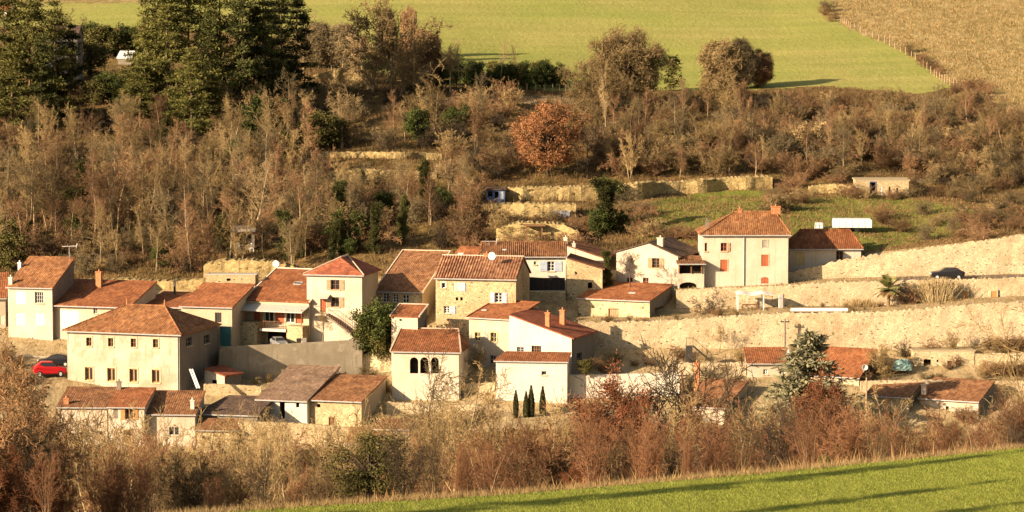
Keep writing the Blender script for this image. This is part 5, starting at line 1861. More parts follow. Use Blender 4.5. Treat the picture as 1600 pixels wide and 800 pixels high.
# ---- conifers
rg = random.Random(7)
PG = [('left', [(8, 205, -30, 0), (48, 208, -18, 2), (88, 214, 5, 0), (112, 206, 42, 1), (-30, 200, -60, 1), (66, 222, 60, 1), (20, 222, 70, 2)]),
      ('right', [(232, 205, 30, 0), (262, 210, -20, 0), (296, 205, -50, 2), (330, 214, 20, 1), (345, 205, -60, 0), (380, 210, -45, 1), (412, 195, -30, 1), (250, 190, -50, 2),
                 (300, 232, 78, 0), (330, 226, 118, 2), (440, 180, -40, 1), (398, 190, 20, 0), (425, 172, 8, 1), (220, 215, 95, 2), (464, 168, -10, 1)]),
      ('beyond', [(-260, 185, -70, 1), (-330, 180, -60, 2), (-240, 165, -70, 1), (-400, 170, -80, 1)])]  # last group: unseen pines added out of frame to shade the garden
for side_, lst in PG:
    for px, row, top, k in lst:
        b = hit(px, row)
        h = z_of(top, b.y) - b.z
        lab = {'left': 'tall dark pine in the cluster at the upper left edge', 'right': 'tall dark pine in the larger cluster right of the shaded garden', 'beyond': 'tall pine of the wood beyond the left edge, added to shade the garden'}[side_]
        place('pine_tree', pines[k], b, lab, 'tree', h, rg.uniform(0, 6), {'left': 'pines of the left edge cluster', 'right': 'pines of the larger cluster', 'beyond': 'pines added beyond the left edge'}[side_], (22.0 / h) ** .7 * rg.uniform(.95, 1.15), rg)
for px, row, top in ((150, 165, 122), (168, 160, 115), (185, 150, 108), (205, 172, 130), (140, 120, 60), (158, 90, 38), (180, 88, 40), (205, 80, 42), (222, 84, 44), (142, 86, 36)):
    b = hit(px, row)
    place('evergreen_shrub', rg.choice(evergreen), b, 'dark evergreen bush in the shaded garden between the pines', 'bush', z_of(top, b.y) - b.z, group='bushes of the shaded garden', wide=1.2)
b = P(1264, 636, 336.0)
place('spruce_tree', spruce, ground(1264, 330.0), 'pale blue green spruce in front of the red roofed houses', 'tree', z_of(523, 330.0) - ground(1264, 330.0).z, 1.0, None, 1.45)
b = hit(1052, 142)
place('small_conifer', smallcon, b, 'small lone green conifer at the lower edge of the field', 'tree', z_of(90, b.y) - b.z, 0.3)
for i, (px, top, row) in enumerate(((806, 610, 655), (822, 612, 660), (830, 603, 658), (848, 604, 655))):
    b = ground(px, 336.0 + i * .3)
    lab = ('leftmost narrow dark cypress before the white front wing', 'shorter cypress of the touching middle pair', 'taller cypress of the touching middle pair', 'rightmost narrow cypress before the white front wing')[i]
    hh = z_of(top, b.y) - z_of(row, b.y)
    place('cypress_tree', cypress(200 + i, 6, .5), Vector((b.x, b.y, min(b.z, z_of(row, b.y)))), lab, 'tree', z_of(top, b.y) - min(b.z, z_of(row, b.y)), i, None, 1.0)

# ---- single trees that stand out
b = hit(856, 276)
o = place('oak_tree', oak, b, 'rounded tree still full of orange brown leaves in mid slope', 'tree', z_of(163, b.y) - b.z, 2.0, None, 1.0)
b = ground(588, 352.5)
hgt = z_of(470, 352.5) - z_of(560, 352.5)
for k, (dx, dy, hh, e) in enumerate(((0, 0, 1.0, 0), (-1.2, .3, .75, 1), (1.2, .4, .8, 2), (.4, -.6, .62, 1))):
    if k == 0:
        T0 = thing('evergreen_tree', 'dense dark evergreen tree left of the square tower house', 'tree', Vector((b.x, b.y, z_of(562, 352.5))), 0)
    pr = evergreen[e]
    s = hgt * hh / pr['h']
    for key in (('trunk', 'crown', 'leaves') if k == 0 else ('crown', 'leaves')):
        link('foliage' if key == 'leaves' else key, pr[key], T0, (dx, dy, 0), k * 1.3, (s * .8, s * .8, s))
b = hit(953, 368)
place('ivy_tree', ivy, b, 'dark ivy covered tree on the slope left of the green meadow', 'tree', z_of(280, b.y) - b.z, .4, None, 1.5)
for px, row, top, k, lab in ((935, 372, 325, 2, 'dark evergreen bush low at the left foot of the ivy covered tree'), (968, 362, 330, 0, 'dark evergreen bush at the right foot of the ivy covered tree'), (952, 318, 278, 0, 'rounded dark green bush at the left end of the golden cliff')):
    b = hit(px, row)
    place('evergreen_shrub', evergreen[k], b, lab, 'bush', z_of(top, b.y) - b.z, None, None, 1.1)
b = ground(951, 366.2)
place('ivy_tree', ivy, Vector((b.x, 368.5, z_of(450, 368.5))), 'ivy clad trunk in the dark gap beside the golden lean-to', 'tree', z_of(392, 368.5) - z_of(450, 368.5), 1.0, None, 1.0)
for px, Y, row, top, pr, lab, wd in (
        (504, 354.0, 532, 478, wide[0], 'small bare crooked tree against the cream wall by the outside stair', .8),
        (985, 364.8, 446, 392, wide[1], 'bare tangled tree before the gable fronted house', .8),
        (1112, 361.5, 500, 448, bush[4], 'dark bare bush on the terrace left of the canvas pergola', 1.25),
        (700, 349.0, 560, 497, bush[2], 'bare shrub in the shady gap beside the square tower house', .6),
        (668, 353.0, 545, 490, bush[4], 'dark bare shrub behind the square tower house', .6),
        (1100, 356.0, 545, 505, bush[3], 'thin bare bush against the lowest terrace wall', .8),
        (1124, 354.0, 548, 505, wide[0], 'thin bare sapling before the lowest terrace wall, left of the utility pole', .7),
        (1425, 363.6, 485, 440, bush[2], 'rounded brown bush on the terrace beside the dry reeds', 1.0),
        (1380, 347.0, 588, 530, bush[1], 'bare bush above the teal tarpaulin', 1.1),
        (1412, 353.0, 560, 520, bush[4], 'bare bush against the big terrace wall behind the teal tarpaulin', .8),
        (1455, 352.8, 556, 528, bush[2], 'low brown bush above the stone front', 1.1),
        (1490, 352.5, 550, 512, bush[3], 'pale thin bare bush above the stone front', .8),
        (745, 347.0, 575, 535, bush[3], 'thin bare bush before the yellow framed windows', .7),
        (915, 342.0, 585, 560, evergreen[1], 'yellow green bush in the small garden right of the white gable house', 1.2),
        (940, 343.5, 580, 555, bush[2], 'brown bush in the small garden right of the white gable house', 1.2),
        (1185, 348.2, 590, 560, bush[1], 'dry bush left of the small tidy red roofed house', 1.2)):
    z0 = z_of(row, Y)
    place('bare_bush' if pr in bush else ('evergreen_shrub' if pr in evergreen else 'bare_tree'), pr, Vector((x_of(px, z0, Y), Y, z0)), lab, 'bush' if pr in bush or pr in evergreen else 'tree', z_of(top, Y) - z0, None, None, wd)

def palm():
    b = ground(1388, 362.2)
    t = thing('palm_tree', 'short green palm on the terrace below the narrow road', 'tree', b, 0)
    t.scale = (1.2, 1.2, 1.15)
    mb = MB()
    for i in range(8):
        mb.tube((0, 0, -.2 + i * .24), (0, 0, .08 + i * .24), .20, .15, 8)
    mb.build('trunk', 'bark_brown', t)
    rg = random.Random(4)
    for k in range(48):
        a = rg.uniform(0, 6.283)
        el = rg.uniform(-.7, 1.35)
        L = rg.uniform(1.3, 1.8)
        mb = MB()
        p = Vector((0, 0, 1.95))
        d = Vector((math.cos(a) * math.cos(el), math.sin(a) * math.cos(el), math.sin(el)))
        pts = [p]
        for i in range(5):
            d = (d + Vector((0, 0, -.09))).normalized()
            p = p + d * L / 5
            pts.append(p)
        for i in range(5):
            mb.tube(pts[i], pts[i + 1], .02, n=3, caps=False)
        sidev = d.cross(Zup).normalized()
        for i in range(2, 6):
            for s_ in (-1, 1):
                for kk in range(2):
                    c = pts[i - 1].lerp(pts[i], kk / 2)
                    tip = c + (sidev * s_ + d * .7).normalized() * .5 * (1.1 - abs(i - 3.5) * .15) + Vector((0, 0, -.08))
                    w_ = d * .11
                    mb.add([c - w_, c + w_, tip], [[0, 1, 2]])
        mb.build('frond', 'leaf_palm' if el > -.1 else 'grass_brown', t)
palm()

def reeds(label, px, Y, n, hgt, wid, mat, seed):
    rg = random.Random(seed)
    b = ground(px, Y)
    segs = []
    for i in range(n):
        x, y = rg.gauss(0, wid * .45), rg.gauss(0, .35)
        lean = x * .22 + rg.gauss(0, .10)
        p = Vector((x, y, -.2))
        d = Vector((lean, rg.gauss(0, .1), 1)).normalized()
        L = hgt * rg.uniform(.6, 1.05)
        for k in range(3):
            q = p + d * L / 3
            segs.append((p, q, .022, .016))
            p = q
            d = (d + Vector((lean * .3, 0, -.05))).normalized()
    o = link('reed_clump', seg_mesh('reed_clump', segs, mat, 3), None, b)
    tag(o, label, 'reeds')
reeds('tall pale dry reeds leaning on the terrace below the black car', 1462, 363.2, 520, 3.3, 1.9, 'twig_pale', 3)
reeds('low dry reddish reeds at the right end of the white rolled pool cover', 1345, 362.5, 260, 1.3, 2.2, 'twig_tan', 4)

# ---- the wood on the left slope
def clear(px, row):
    for (a, b, c, d) in ((350, 355, 410, 393), (1320, 270, 1425, 310), (1225, 300, 1570, 400), (985, 290, 1225, 400), (795, 165, 920, 280), (745, 285, 905, 345), (1260, 345, 1370, 365)):
        if a < px < c and b < row < d:
            return False
    return True

rg = random.Random(21)
wood = tall + slim + twin
for i in range(165):
    for _ in range(40):
        px = rg.uniform(-60, 760)
        row = rg.uniform(205, 428) if px < 480 else rg.uniform(190, 388)
        if px > 560 and rg.random() < .45: continue
        if not clear(px, row): continue
        if 480 < px < 700 and (235 < row < 252 or 262 < row < 290) : continue
        break
    b = hit(px, row)
    h = rg.uniform(7.0, 12.0) * (1.0 if px < 500 else .8)
    if row < 260: h = min(h, 9)
    place('bare_tree', rg.choice(wood), b, 'bare brown tree among many in the dense wood above the left houses', 'tree', h, None, 'bare trees of the wood on the left slope', rg.uniform(.8, 1.1), rg)
for i in range(270):
    for _ in range(40):
        px = rg.uniform(-60, 800)
        row = rg.uniform(195, 432) if px < 500 else rg.uniform(165, 392)
        if not clear(px, row): continue
        if 490 < px < 700 and (236 < row < 300): continue
        if 320 < px < 480 and row > 400: continue
        break
    b = hit(px, row)
    place('bare_shrub', rg.choice(bush[:4] + bush[:3] + [bush[4]] * 2), b, 'brown twiggy shrub filling the wood above the left houses', 'bush', rg.uniform(2.2, 5.0), None, 'shrubs of the wood on the left slope', rg.uniform(1.0, 1.5), rg)
for px, row, top in ((412, 235, 150), (500, 235, 172), (520, 232, 180), (480, 230, 185), (378, 260, 215), (110, 335, 290), (208, 345, 290), (5, 400, 340), (18, 425, 360), (655, 225, 170), (715, 215, 165),
                     (545, 390, 330), (600, 345, 300), (545, 400, 372), (120, 380, 330), (300, 330, 270), (445, 255, 205), (690, 330, 295), (250, 420, 380)):
    b = hit(px, row)
    place('evergreen_shrub', rg.choice(evergreen), b, 'dark green ivy thicket standing among the bare trees on the left slope', 'bush', z_of(top, b.y) - b.z, None, 'green thickets on the left slope', rg.uniform(.8, 1.2), rg)
for px, row, top, pr, lab, wd in (
        (398, 388, 235, tallp[0], 'tall pale bare tree behind the pale flat roofed shed', 1.1),
        (478, 360, 255, tallp[1], 'pale forked bare tree left of the lower thin stone terrace', 1.1),
        (287, 300, 205, slimp[0], 'slender white stemmed bare tree in the middle of the left wood', .8),
        (535, 232, 130, widep, 'pale spreading bare tree just above the upper thin stone terrace', 1.0),
        (475, 125, 12, tallp[1], 'pale bare tree standing against the dark right edge of the pines', .8),
        (470, 190, 128, widep, 'pale crooked bare tree right of the larger pine cluster', 1.2),
        (518, 108, 30, slimp[0], 'thin pale bare tree on the sandy bank, left of its pair', .8),
        (535, 110, 32, slimp[1], 'thin pale bare tree on the sandy bank, right of its pair', .8),
        (620, 152, -12, dense[1], 'biggest reddish bare tree reaching the top of the picture', .95),
        (585, 145, 28, dense[0], 'tan bare tree touching the left side of the biggest one', .8),
        (655, 140, 52, twigball[0], 'greyer bare tree touching the right side of the biggest one', .95),
        (703, 148, 58, widep, 'pale bare tree left of the thin trunk in the green hedge', .7),
        (717, 140, 55, slimp[0], 'thin pale trunked tree at the left end of the green hedge', .7),
        (782, 140, 60, slimp[1], 'thin pale trunked tree in the middle of the green hedge', .6),
        (804, 140, 62, slimp[0], 'thin trunked tree just right of the hedge middle', .6),
        (975, 160, 52, tanball[0], 'broad tan bare tree with rounded crown below the field', .85),
        (915, 190, 88, dense[1], 'pinkish bare tree left of the broad rounded one', .9),
        (947, 255, 95, slimp[1], 'single straight pale trunk right of the orange oak', .4),
        (1130, 172, 66, tanball[1], 'upright tan bare tree standing at the lower field edge', .95),
        (1156, 139, 66, twigball[1], 'dark bare tree behind the upright tan one', .85),
        (1184, 137, 80, twigball[0], 'rounded dark bare tree right of the upright tan one', 1.0),
        (918, 280, 190, wide[1], 'dark bare tree immediately right of the orange oak', .7),
        (1568, 235, 140, wide[0], 'pale bare tree at the pasture corner near the right edge', .8),
        (1392, 235, 165, slim[0], 'pale thin tree rising from the brown scrub below the field corner', .5),
        (1440, 235, 150, slim[2], 'brown thin tree rising from the brown scrub below the field corner', .6),
        (606, 96, 18, twigball[1], 'narrow dark tree standing in the field edge behind the biggest reddish one, left one', .42),
        (640, 88, 14, twigball[0], 'narrow dark tree standing in the field edge behind the biggest reddish one, right one', .40),
        (668, 104, 52, twigball[0], 'rounded brown tree at the field edge right of the tall reddish trees', .8),
        (498, 106, 40, twigball[1], 'dark thicket behind the pale thin trees on the sandy bank, left part', 1.2),
        (540, 108, 42, twigball[1], 'dark thicket behind the pale thin trees on the sandy bank, right part', 1.2),
        (700, 325, 235, widep, 'bare tree with upswept limbs left of the little blue shed', .8)):
    b = hit(px, row)
    place('bare_tree', pr, b, lab, 'tree', z_of(top, b.y) - b.z, None, None, wd, rg)
for i in range(30):
    px, row = rg.uniform(-40, 740), rg.uniform(215, 415)
    if not clear(px, row) or (490 < px < 700 and 232 < row < 292): continue
    b = hit(px, row)
    place('ivy_tree', ivy, b, 'ivy darkened stem among the bare trees of the left wood', 'tree', rg.uniform(3.5, 7), None, 'ivy clad stems of the left wood', rg.uniform(.7, 1.3), rg)

# ---- bushes in the gardens between the houses
for (x0, x1, y0, y1, n, hh, lab, grp) in (
        (565, 615, 346, 351, 7, 1.3, 'dry brown bush on the rubble slope left of the arched house', 'bushes on the rubble slope'),
        (600, 775, 331, 337, 16, 1.6, 'brown bush on the bank below the arched house and white wing', 'bushes on the bank below the arched house'),
        (930, 1165, 344, 353, 26, 1.3, 'dry bush on the slope under the lowest terrace wall', 'dry bushes under the lowest terrace wall'),
        (900, 1170, 329, 340, 20, 1.6, 'dry bush below the cream rendered garden wall', 'dry bushes below the rendered wall'),
        (1340, 1620, 343, 352, 22, 1.2, 'dry bush round the stone front and teal tarpaulin', 'dry bushes round the stone front'),
        (1170, 1620, 322, 335, 34, 1.8, 'brown bush in the gardens of the bottom right cottages', 'bushes of the bottom right gardens'),
        (380, 560, 343.5, 350.5, 9, 1.1, 'dry bush at the foot of the grey concrete wall', 'bushes at the concrete wall foot'),
        (0, 48, 340, 356, 14, 1.6, 'dry bush in front of the leftmost tall cream house', 'bushes before the leftmost house'),
        (0, 620, 316, 324, 34, 1.7, 'brown bush below the bottom left terrace of houses', 'bushes below the bottom left terrace'),
        (905, 1180, 356, 358.5, 9, .8, 'small dry bush along the foot of the long low building', 'bushes along the long low building'),
        (1230, 1500, 356.5, 363, 14, .7, 'small dry bush on the palm terrace', 'small bushes on the palm terrace')):
    for i in range(n):
        px, Y = rg.uniform(x0, x1), rg.uniform(y0, y1)
        if x0 == 905 and 900 < px < 1055: Y = 356.2
        place('garden_bush', rg.choice((bush[0], bush[1], bush[2], bush[3])), ground(px, Y), lab, 'bush', hh * rg.uniform(.6, 1.4), None, grp, rg.uniform(1.2, 1.7), rg)

# ---- hedge and scrub under the field
for i in range(17):
    px = 690 + i * 11.5 + rg.uniform(-4, 4)
    b = hit(px, rg.uniform(130, 141))
    place('evergreen_shrub', evergreen[i % 3], b, 'green bush in the hedge between field and wood', 'bush', rg.uniform(3.2, 5.4), None, 'green hedge below the field', rg.uniform(.9, 1.2), rg)
for i in range(250):
    for _ in range(60):
        px = rg.uniform(880, 1600)
        row = rg.uniform(150, 300)
        if row < 172 and px > 1020: continue
        if not clear(px, row): continue
        if row > np.interp(px, [880, 960, 1210, 1300, 1420, 1600], [285, 278, 272, 285, 300, 310]): continue
        if px > fence_px(row) + 10 and row < 190: continue
        break
    b = hit(px, row)
    place('thorn_bush', rg.choice(bush[:4] + bush[:3] + [bush[4]] + dense[1:]), b, 'brown twiggy shrub in the scrub between field and green slope', 'bush', min(rg.uniform(2.2, 4.8), max(1.6, (row - 136) / 9.0)), None, 'shrubs of the scrub below the field', rg.uniform(1.0, 1.5), rg)
for i in range(60):
    for _ in range(60):
        px = rg.uniform(900, 1590)
        row = rg.uniform(175, 285)
        if clear(px, row): break
    if px > 1200: row = max(row, 205)
    b = hit(px, row)
    place('bare_tree', rg.choice(tall[1:] + slim + twin), b, 'thin bare tree in the scrub between field and green slope', 'tree', rg.uniform(5, 8.5), None, 'bare trees of the scrub below the field', rg.uniform(.7, 1.0), rg)
for px, row, top in ((1255, 232, 190), (1275, 225, 195), (1240, 215, 188), (1350, 222, 200), (1425, 215, 192), (1482, 218, 196), (1330, 240, 222), (500, 150, 118), (560, 148, 122), (650, 142, 118), (820, 272, 262), (1215, 330, 300)):
    b = hit(px, row)
    place('pale_shrub', pale[0], b, 'pale straw coloured bush shining among the brown scrub', 'bush', z_of(top, b.y) - b.z, None, 'pale seed head bushes', 1.5, rg)
# scrub on the green slope at right, round the meadow, field boundary
for lst, lab, grp in (
    ([(rg.uniform(1440, 1560), rg.uniform(345, 378)) for _ in range(16)] + [(rg.uniform(1560, 1620), rg.uniform(290, 360)) for _ in range(10)], 'low brown bramble bush on the green slope near the right edge', 'brambles on the right slope'),
    ([(rg.uniform(1240, 1560), rg.uniform(318, 372)) for _ in range(7)], 'small brown bramble bush on the open green slope at right', 'small brambles on the green slope'),
    ([(1340, 310), (1352, 311), (1408, 311), (1420, 309), (1432, 306), (1328, 306), (1395, 312)], 'straggling bramble right before the ruined stone hut', 'brambles before the stone hut'),
    ([(rg.uniform(1200, 1260), rg.uniform(285, 330)) for _ in range(9)] + [(rg.uniform(1430, 1530), rg.uniform(285, 318)) for _ in range(13)] + [(rg.uniform(1240, 1330), rg.uniform(262, 288)) for _ in range(9)], 'brown bramble bush beside the ruined stone hut slope', 'brambles round the stone hut'),
    ([(rg.uniform(1000, 1110), rg.uniform(365, 378)) for _ in range(9)] + [(rg.uniform(960, 1010), rg.uniform(325, 372)) for _ in range(10)], 'brown bramble bush at the lower left rim of the green meadow', 'brambles round the meadow'),
    ([(rg.uniform(745, 950), rg.uniform(352, 390)) for _ in range(26)] + [(rg.uniform(690, 760), rg.uniform(300, 385)) for _ in range(14)], 'reddish bare bush on the slope behind the middle roofs', 'bushes behind the middle roofs'),
    ([(fence_px(r) + rg.uniform(-4, 10), r) for r in (82, 88, 94, 100, 104, 108, 112, 116)], 'reddish bush on the fence line beside the tan pasture', 'bushes on the fence line'),
    ([(fence_px(r) + rg.uniform(-16, -4), r) for r in (12, 18, 24, 30, 34)], 'reddish bush at the top end of the fence line', 'bushes at the top of the fence line'),
    ([(rg.uniform(1495, 1550), rg.uniform(135, 200)) for _ in range(13)], 'dark bush where the fence line drops into the scrub', 'bushes at the foot of the fence line')):
    for px, row in lst:
        b = hit(px, row)
        place('bramble_bush', rg.choice((bush[0], bush[2], bush[2], bush[3])), b, lab, 'bush', rg.uniform(1.3, 2.7), None, grp, rg.uniform(1.3, 1.9), rg)
for px, row, top in ((100, 128, 8), (130, 70, 20), (345, 168, 60), (455, 215, 100)):
    b = hit(px, row)
    place('bare_tree', tall[1], b, 'thin bare tree in the shade around the pine clusters', 'tree', max(5, z_of(top, b.y) - b.z), None, 'bare trees near the pines', .7, rg)

# ---- the near belt of bushes and trees in front of the village
near_tall = [tree_proto(211 + i, TALL, 1, 0, 9, .13, ('bark_pale', 'bark_brown', 'bark_dark')[i], ('twig_tan', 'twig_grey', 'twig_dark')[i], .011) for i in range(3)]
NB = dict(BUSH, n=[8, 5, 4, 3], ch=[1.6, 1.3, .8])
near_bush = [tree_proto(221 + i, NB, 11, .5, 4.2, .035, ('bark_brown', 'bark_pale', 'bark_brown', 'bark_dark')[i], ('twig_near_brown', 'twig_grey', 'twig_near_red', 'twig_near_red')[i], .0105) for i in range(4)]
NU = dict(BUSH, n=[9, 5, 4, 3], ch=[1.5, 1.2, .7], ang=[30, 36, 42], up=[.05, .06, .05, .03], wob=[.09, .16, .22, .25], rat=[.34, .5, .5], st=[.2, .15, .1])
near_up = [tree_proto(321 + i, NU, 10, .28, 6.0, .06, ('bark_light', 'bark_pale', 'bark_pale', 'bark_brown')[i], ('twig_near_brown', 'twig_tan', 'twig_near_red', 'twig_near_red')[i], .0095) for i in range(4)]
OP = dict(BUSH, max=3, n=[9, 6, 4, 2], ch=[1.3, 1.0, .6], ang=[32, 38, 42], up=[.045, .05, .03, .01], wob=[.10, .17, .22, .25], rat=[.45, .5, .5], st=[.2, .2, .2], rr=[.6, .6, .6])
near_open = [tree_proto(361 + i, OP, 8, .38, 6.0, .065, ('bark_light', 'bark_pale', 'bark_brown', 'bark_dark')[i], ('twig_tan', 'twig_near_brown', 'twig_near_red', 'twig_dark')[i], .013) for i in range(4)]
near_oak = tree_proto(231, WIDE, 1, 0, 6.5, .20, 'bark_dark', 'twig_dark', .013)
near_rust = tree_proto(232, dict(TALL, ch=[2.8, 2.2, 1.4]), 1, 0, 8, .13, 'bark_brown', 'twig_near_red', .010, ('leaf_rust', 3, .16, .07))
TOPS = [(-60, 640), (0, 650), (150, 690), (250, 705), (330, 700), (420, 700), (520, 705), (600, 690), (700, 685), (800, 690), (880, 672), (960, 655), (1040, 652), (1130, 660), (1200, 640), (1290, 618), (1340, 650), (1420, 668), (1500, 660), (1600, 630), (1700, 615)]
def base_near(px, Y):
    return ground(px, Y)
for i in range(150):
    px = rg.uniform(-40, 1660)
    Y = rg.uniform(float(crest_y(px)) + 8, 235)
    b = base_near(px, Y)
    top = interp(TOPS, px) + rg.uniform(-30, 50)
    h = z_of(top, Y) - b.z
    if h < 1.4: h = rg.uniform(1.4, 2.2)
    if h > 10: h = rg.uniform(8, 10)
    red = px > 640 + rg.gauss(0, 120)
    up_ = rg.random() < .55
    if up_: h *= rg.uniform(1.0, 1.3)
    pr = rg.choice((near_up if up_ else near_bush)[2:]) if red else rg.choice((near_up if up_ else near_bush)[:2] + [near_up[2]])
    if rg.random() < .5: pr = rg.choice(near_open[1:]) if red else rg.choice(near_open)
    elif rg.random() < .12: pr = near_bush[3]
    red = px > 760
    lab = 'reddish brown twiggy bush in the belt before the right half of the village' if red else 'tan twiggy bush in the belt before the left half of the village'
    place('twiggy_bush', pr, b, lab, 'bush', h, None, 'near bushes on the right' if red else 'near bushes on the left', rg.uniform(.7, 1.1), rg)
wisp = [tree_proto(341 + i, dict(TALL, n=[10, 6, 4, 3], st=[.2, .15, .15], ang=[36, 40, 45], ch=[1.9, 1.2, .7], up=[.04, .07, .04, .02], rat=[.45, .45, .5], rr=[.62, .62, .6]), (1, 2, 3)[i], (0, .15, .25)[i], 9, .15, ('bark_light', 'bark_pale', 'bark_brown')[i], ('twig_tan', 'twig_tan', 'twig_near_red')[i], .0145) for i in range(3)]
for i in range(72):
    px = (110 + 680 * (i + rg.random()) / 34) if i < 34 else 790 + 850 * (i - 34 + rg.random()) / 38
    Y = rg.uniform(max(float(crest_y(px)) + 25, 150), 245)
    b = base_near(px, Y)
    top = interp([(0, 620), (150, 615), (400, 635), (560, 630), (700, 600), (800, 635), (900, 605), (1040, 600), (1150, 630), (1300, 590), (1420, 620), (1640, 580)], px) + rg.uniform(-20, 60)
    left = px < 760
    place('wispy_tree', wisp[rg.choice((0, 1, 1)) if left else rg.choice((1, 2, 2, 0))], b, 'thin wispy bare tree rising from the belt before the left half of the village' if left else 'thin wispy bare tree rising from the belt before the right half of the village',
          'tree', min(15, max(4, z_of(top, Y) - b.z)), None, 'wispy near trees on the left' if left else 'wispy near trees on the right', rg.uniform(.6, .95), rg)
for i in range(26):
    px = rg.uniform(60, 1640)
    Y = rg.uniform(float(crest_y(px)) + 10, 200)
    b = base_near(px, Y)
    pr = rg.choice((green_near, near_bush[3], near_bush[3]))
    place('dark_bush', pr, b, 'dark low bush in the shade of the near bush belt', 'bush', rg.uniform(1.8, 3.6), None, 'dark bushes of the near belt', rg.uniform(.8, 1.2), rg)
for px, top, Y, k, wd, lab in (
        (175, 628, 250, 0, .8, 'thin pale near tree before the large hipped house, leftmost of the thin near trees'), (300, 640, 240, 0, .8, 'thin near tree before the wider row house'),
        (225, 640, 225, 1, .8, 'thin brownish near tree before the orange shuttered row house'), (435, 640, 235, 0, .9, 'thin pale near tree before the long grey roofed barn'),
        (500, 650, 220, 0, .8, 'thin pale near tree before the golden stone barn'), (560, 655, 250, 1, .9, 'thin brown near tree right of the golden stone barn'),
        (655, 545, 245, 1, .9, 'tall bare near tree before the three arched openings, left of its pair'), (692, 560, 235, 0, .9, 'tall bare near tree before the three arched openings, right of its pair'),
        (735, 600, 240, 1, .8, 'bare near tree in the gap between arched house and white wing'), (900, 640, 225, 0, 1.0, 'bare near tree before the cream rendered wall, left part'),
        (925, 600, 240, 2, 1.0, 'dark bare near tree leaning before the cream rendered wall'), (1143, 615, 200, 0, .9, 'pale bare near tree with bright stems below the cottage chimney'),
        (385, 690, 190, 0, .9, 'pale stemmed near tree low before the garden wall'), (1585, 640, 190, 1, 1.0, 'bare near tree at the bottom right edge'),
        (1420, 600, 235, 0, .9, 'pale bare near tree between the two bottom right cottages'), (610, 660, 200, 0, .9, 'pale near tree low left of the arched house'),
        (270, 690, 180, 0, .8, 'pale near tree low in the left part of the bush belt'), (1260, 640, 180, 1, .9, 'brown near tree in the thicket under the blue spruce')):
    b = base_near(px, Y)
    place('bare_tree', near_tall[k], b, lab, 'tree', z_of(top, Y) - b.z, None, None, wd, rg)
b = base_near(1032, 230); place('bare_tree', near_oak, b, 'dark crooked oak with bare spreading limbs before the cream rendered wall', 'tree', z_of(525, 230) - b.z, 1.0, None, .8)
b = base_near(985, 225); place('rusty_tree', near_rust, b, 'near tree still holding rust brown leaves left of the dark crooked oak', 'tree', z_of(562, 225) - b.z, 1.0, None, 1.0)
for px, top, Y, lab in ((735, 685, 190, 'rust leaved bush low before the arched house'), (1322, 598, 240, 'rust leaved tree right of the blue spruce'), (1215, 632, 215, 'rust leaved tree left of the foot of the blue spruce'), (1085, 650, 205, 'rust leaved tree below the brown roofed cottage with tall chimney'), (930, 655, 215, 'rust leaved tree below the cream rendered garden wall'), (1300, 575, 285, 'tall rust leaved tree touching the right of the blue spruce'), (660, 690, 195, 'rust leaved bush left of the low rust leaved bush'), (905, 720, 170, 'rust leaved bush at the right field edge')):
    b = base_near(px, Y); place('rusty_tree', near_rust, b, lab, 'tree', z_of(top, Y) - b.z, None, None, .9, rg)
for px, top, Y, lab in ((878, 700, 185, 'green ivy bush low in the right bush belt'), (1180, 645, 230, 'olive bush left of the thicket under the spruce'), (1390, 615, 240, 'green bush beside the left of the two bottom right cottages'), (560, 720, 200, 'dark green bush low in the left bush belt'), (1480, 640, 235, 'olive bush before the rightmost cottage')):
    b = base_near(px, Y); place('evergreen_shrub', green_near, b, lab, 'bush', min(5, max(2.5, z_of(top, Y) - b.z)), None, None, .8, rg)

# big near shrub at the left edge, its branches close to the camera
TG = dict(DENSE, n=[7, 7, 6, 4, 3], ch=[1.6, 1.35, 1.0, .5], wob=[.12, .2, .26, .32, .3], up=[.01, .0, -.02, -.03, -.02], ang=[45, 45, 45, 45], rat=[.55, .5, .5, .5])
big = tree_proto(241, TG, 5, .5, 5.0, .09, 'bark_pale', 'twig_rufous', .0095)
bigd = tree_proto(242, dict(TG, up=[-.01, -.03, -.04, -.04, -.03]), 4, .75, 5.0, .09, 'bark_dark', 'twig_dark', .012)
bigr = tree_proto(243, TG, 6, .55, 4.0, .05, 'bark_brown', 'twig_red', .0085, ('leaf_rust', 1, .12, .05))
for px, Y, top, pr, lab, wd in ((8, 132, 508, big, 'large tangled tan near tree filling the lower left corner', .55), (55, 127, 640, bigd, 'dark drooping near tree right of the tangled one in the lower left corner', .85), (-50, 122, 500, big, 'tangled near tree mostly beyond the lower left edge', .6),
                                (60, 134, 590, big, 'smaller tangled tan near tree between the large one and the dark drooping one', .5), (10, 121, 690, bigr, 'reddish low bush in front at the lower left corner', .7), (75, 123, 715, bigr, 'reddish low bush under the dark drooping tree', .7)):
    b = ground(px, Y)
    place('tangled_tree', pr, b, lab, 'tree', z_of(top, Y) - b.z, None, None, wd, rg)

# branches of a roadside tree reaching in from beyond the right edge
def right_tree(px, Y, top, seed, lab):
    q = dict(WIDE, n=[6, 7, 5, 4], ch=[2.0, 1.6, 1.3], wob=[.06, .09, .12, .14], up=[.0, .02, .02, .0], ang=[60, 35, 35], rat=[.8, .4, .45], st=[.3, .25, .2])
    pr = tree_proto(seed, q, 1, 0, 6, .15, 'bark_brown', 'twig_tan', .010)
    b = ground(px, Y)
    place('bare_tree', pr, b, lab, 'tree', z_of(top, Y) - b.z, 1.0, None, .75)
right_tree(1606, 318, 372, 251, 'bare tree reaching its branches in from the right edge over the terraces')
right_tree(1618, 322, 445, 252, 'lower bare tree reaching in from the right edge over the lowest terrace')
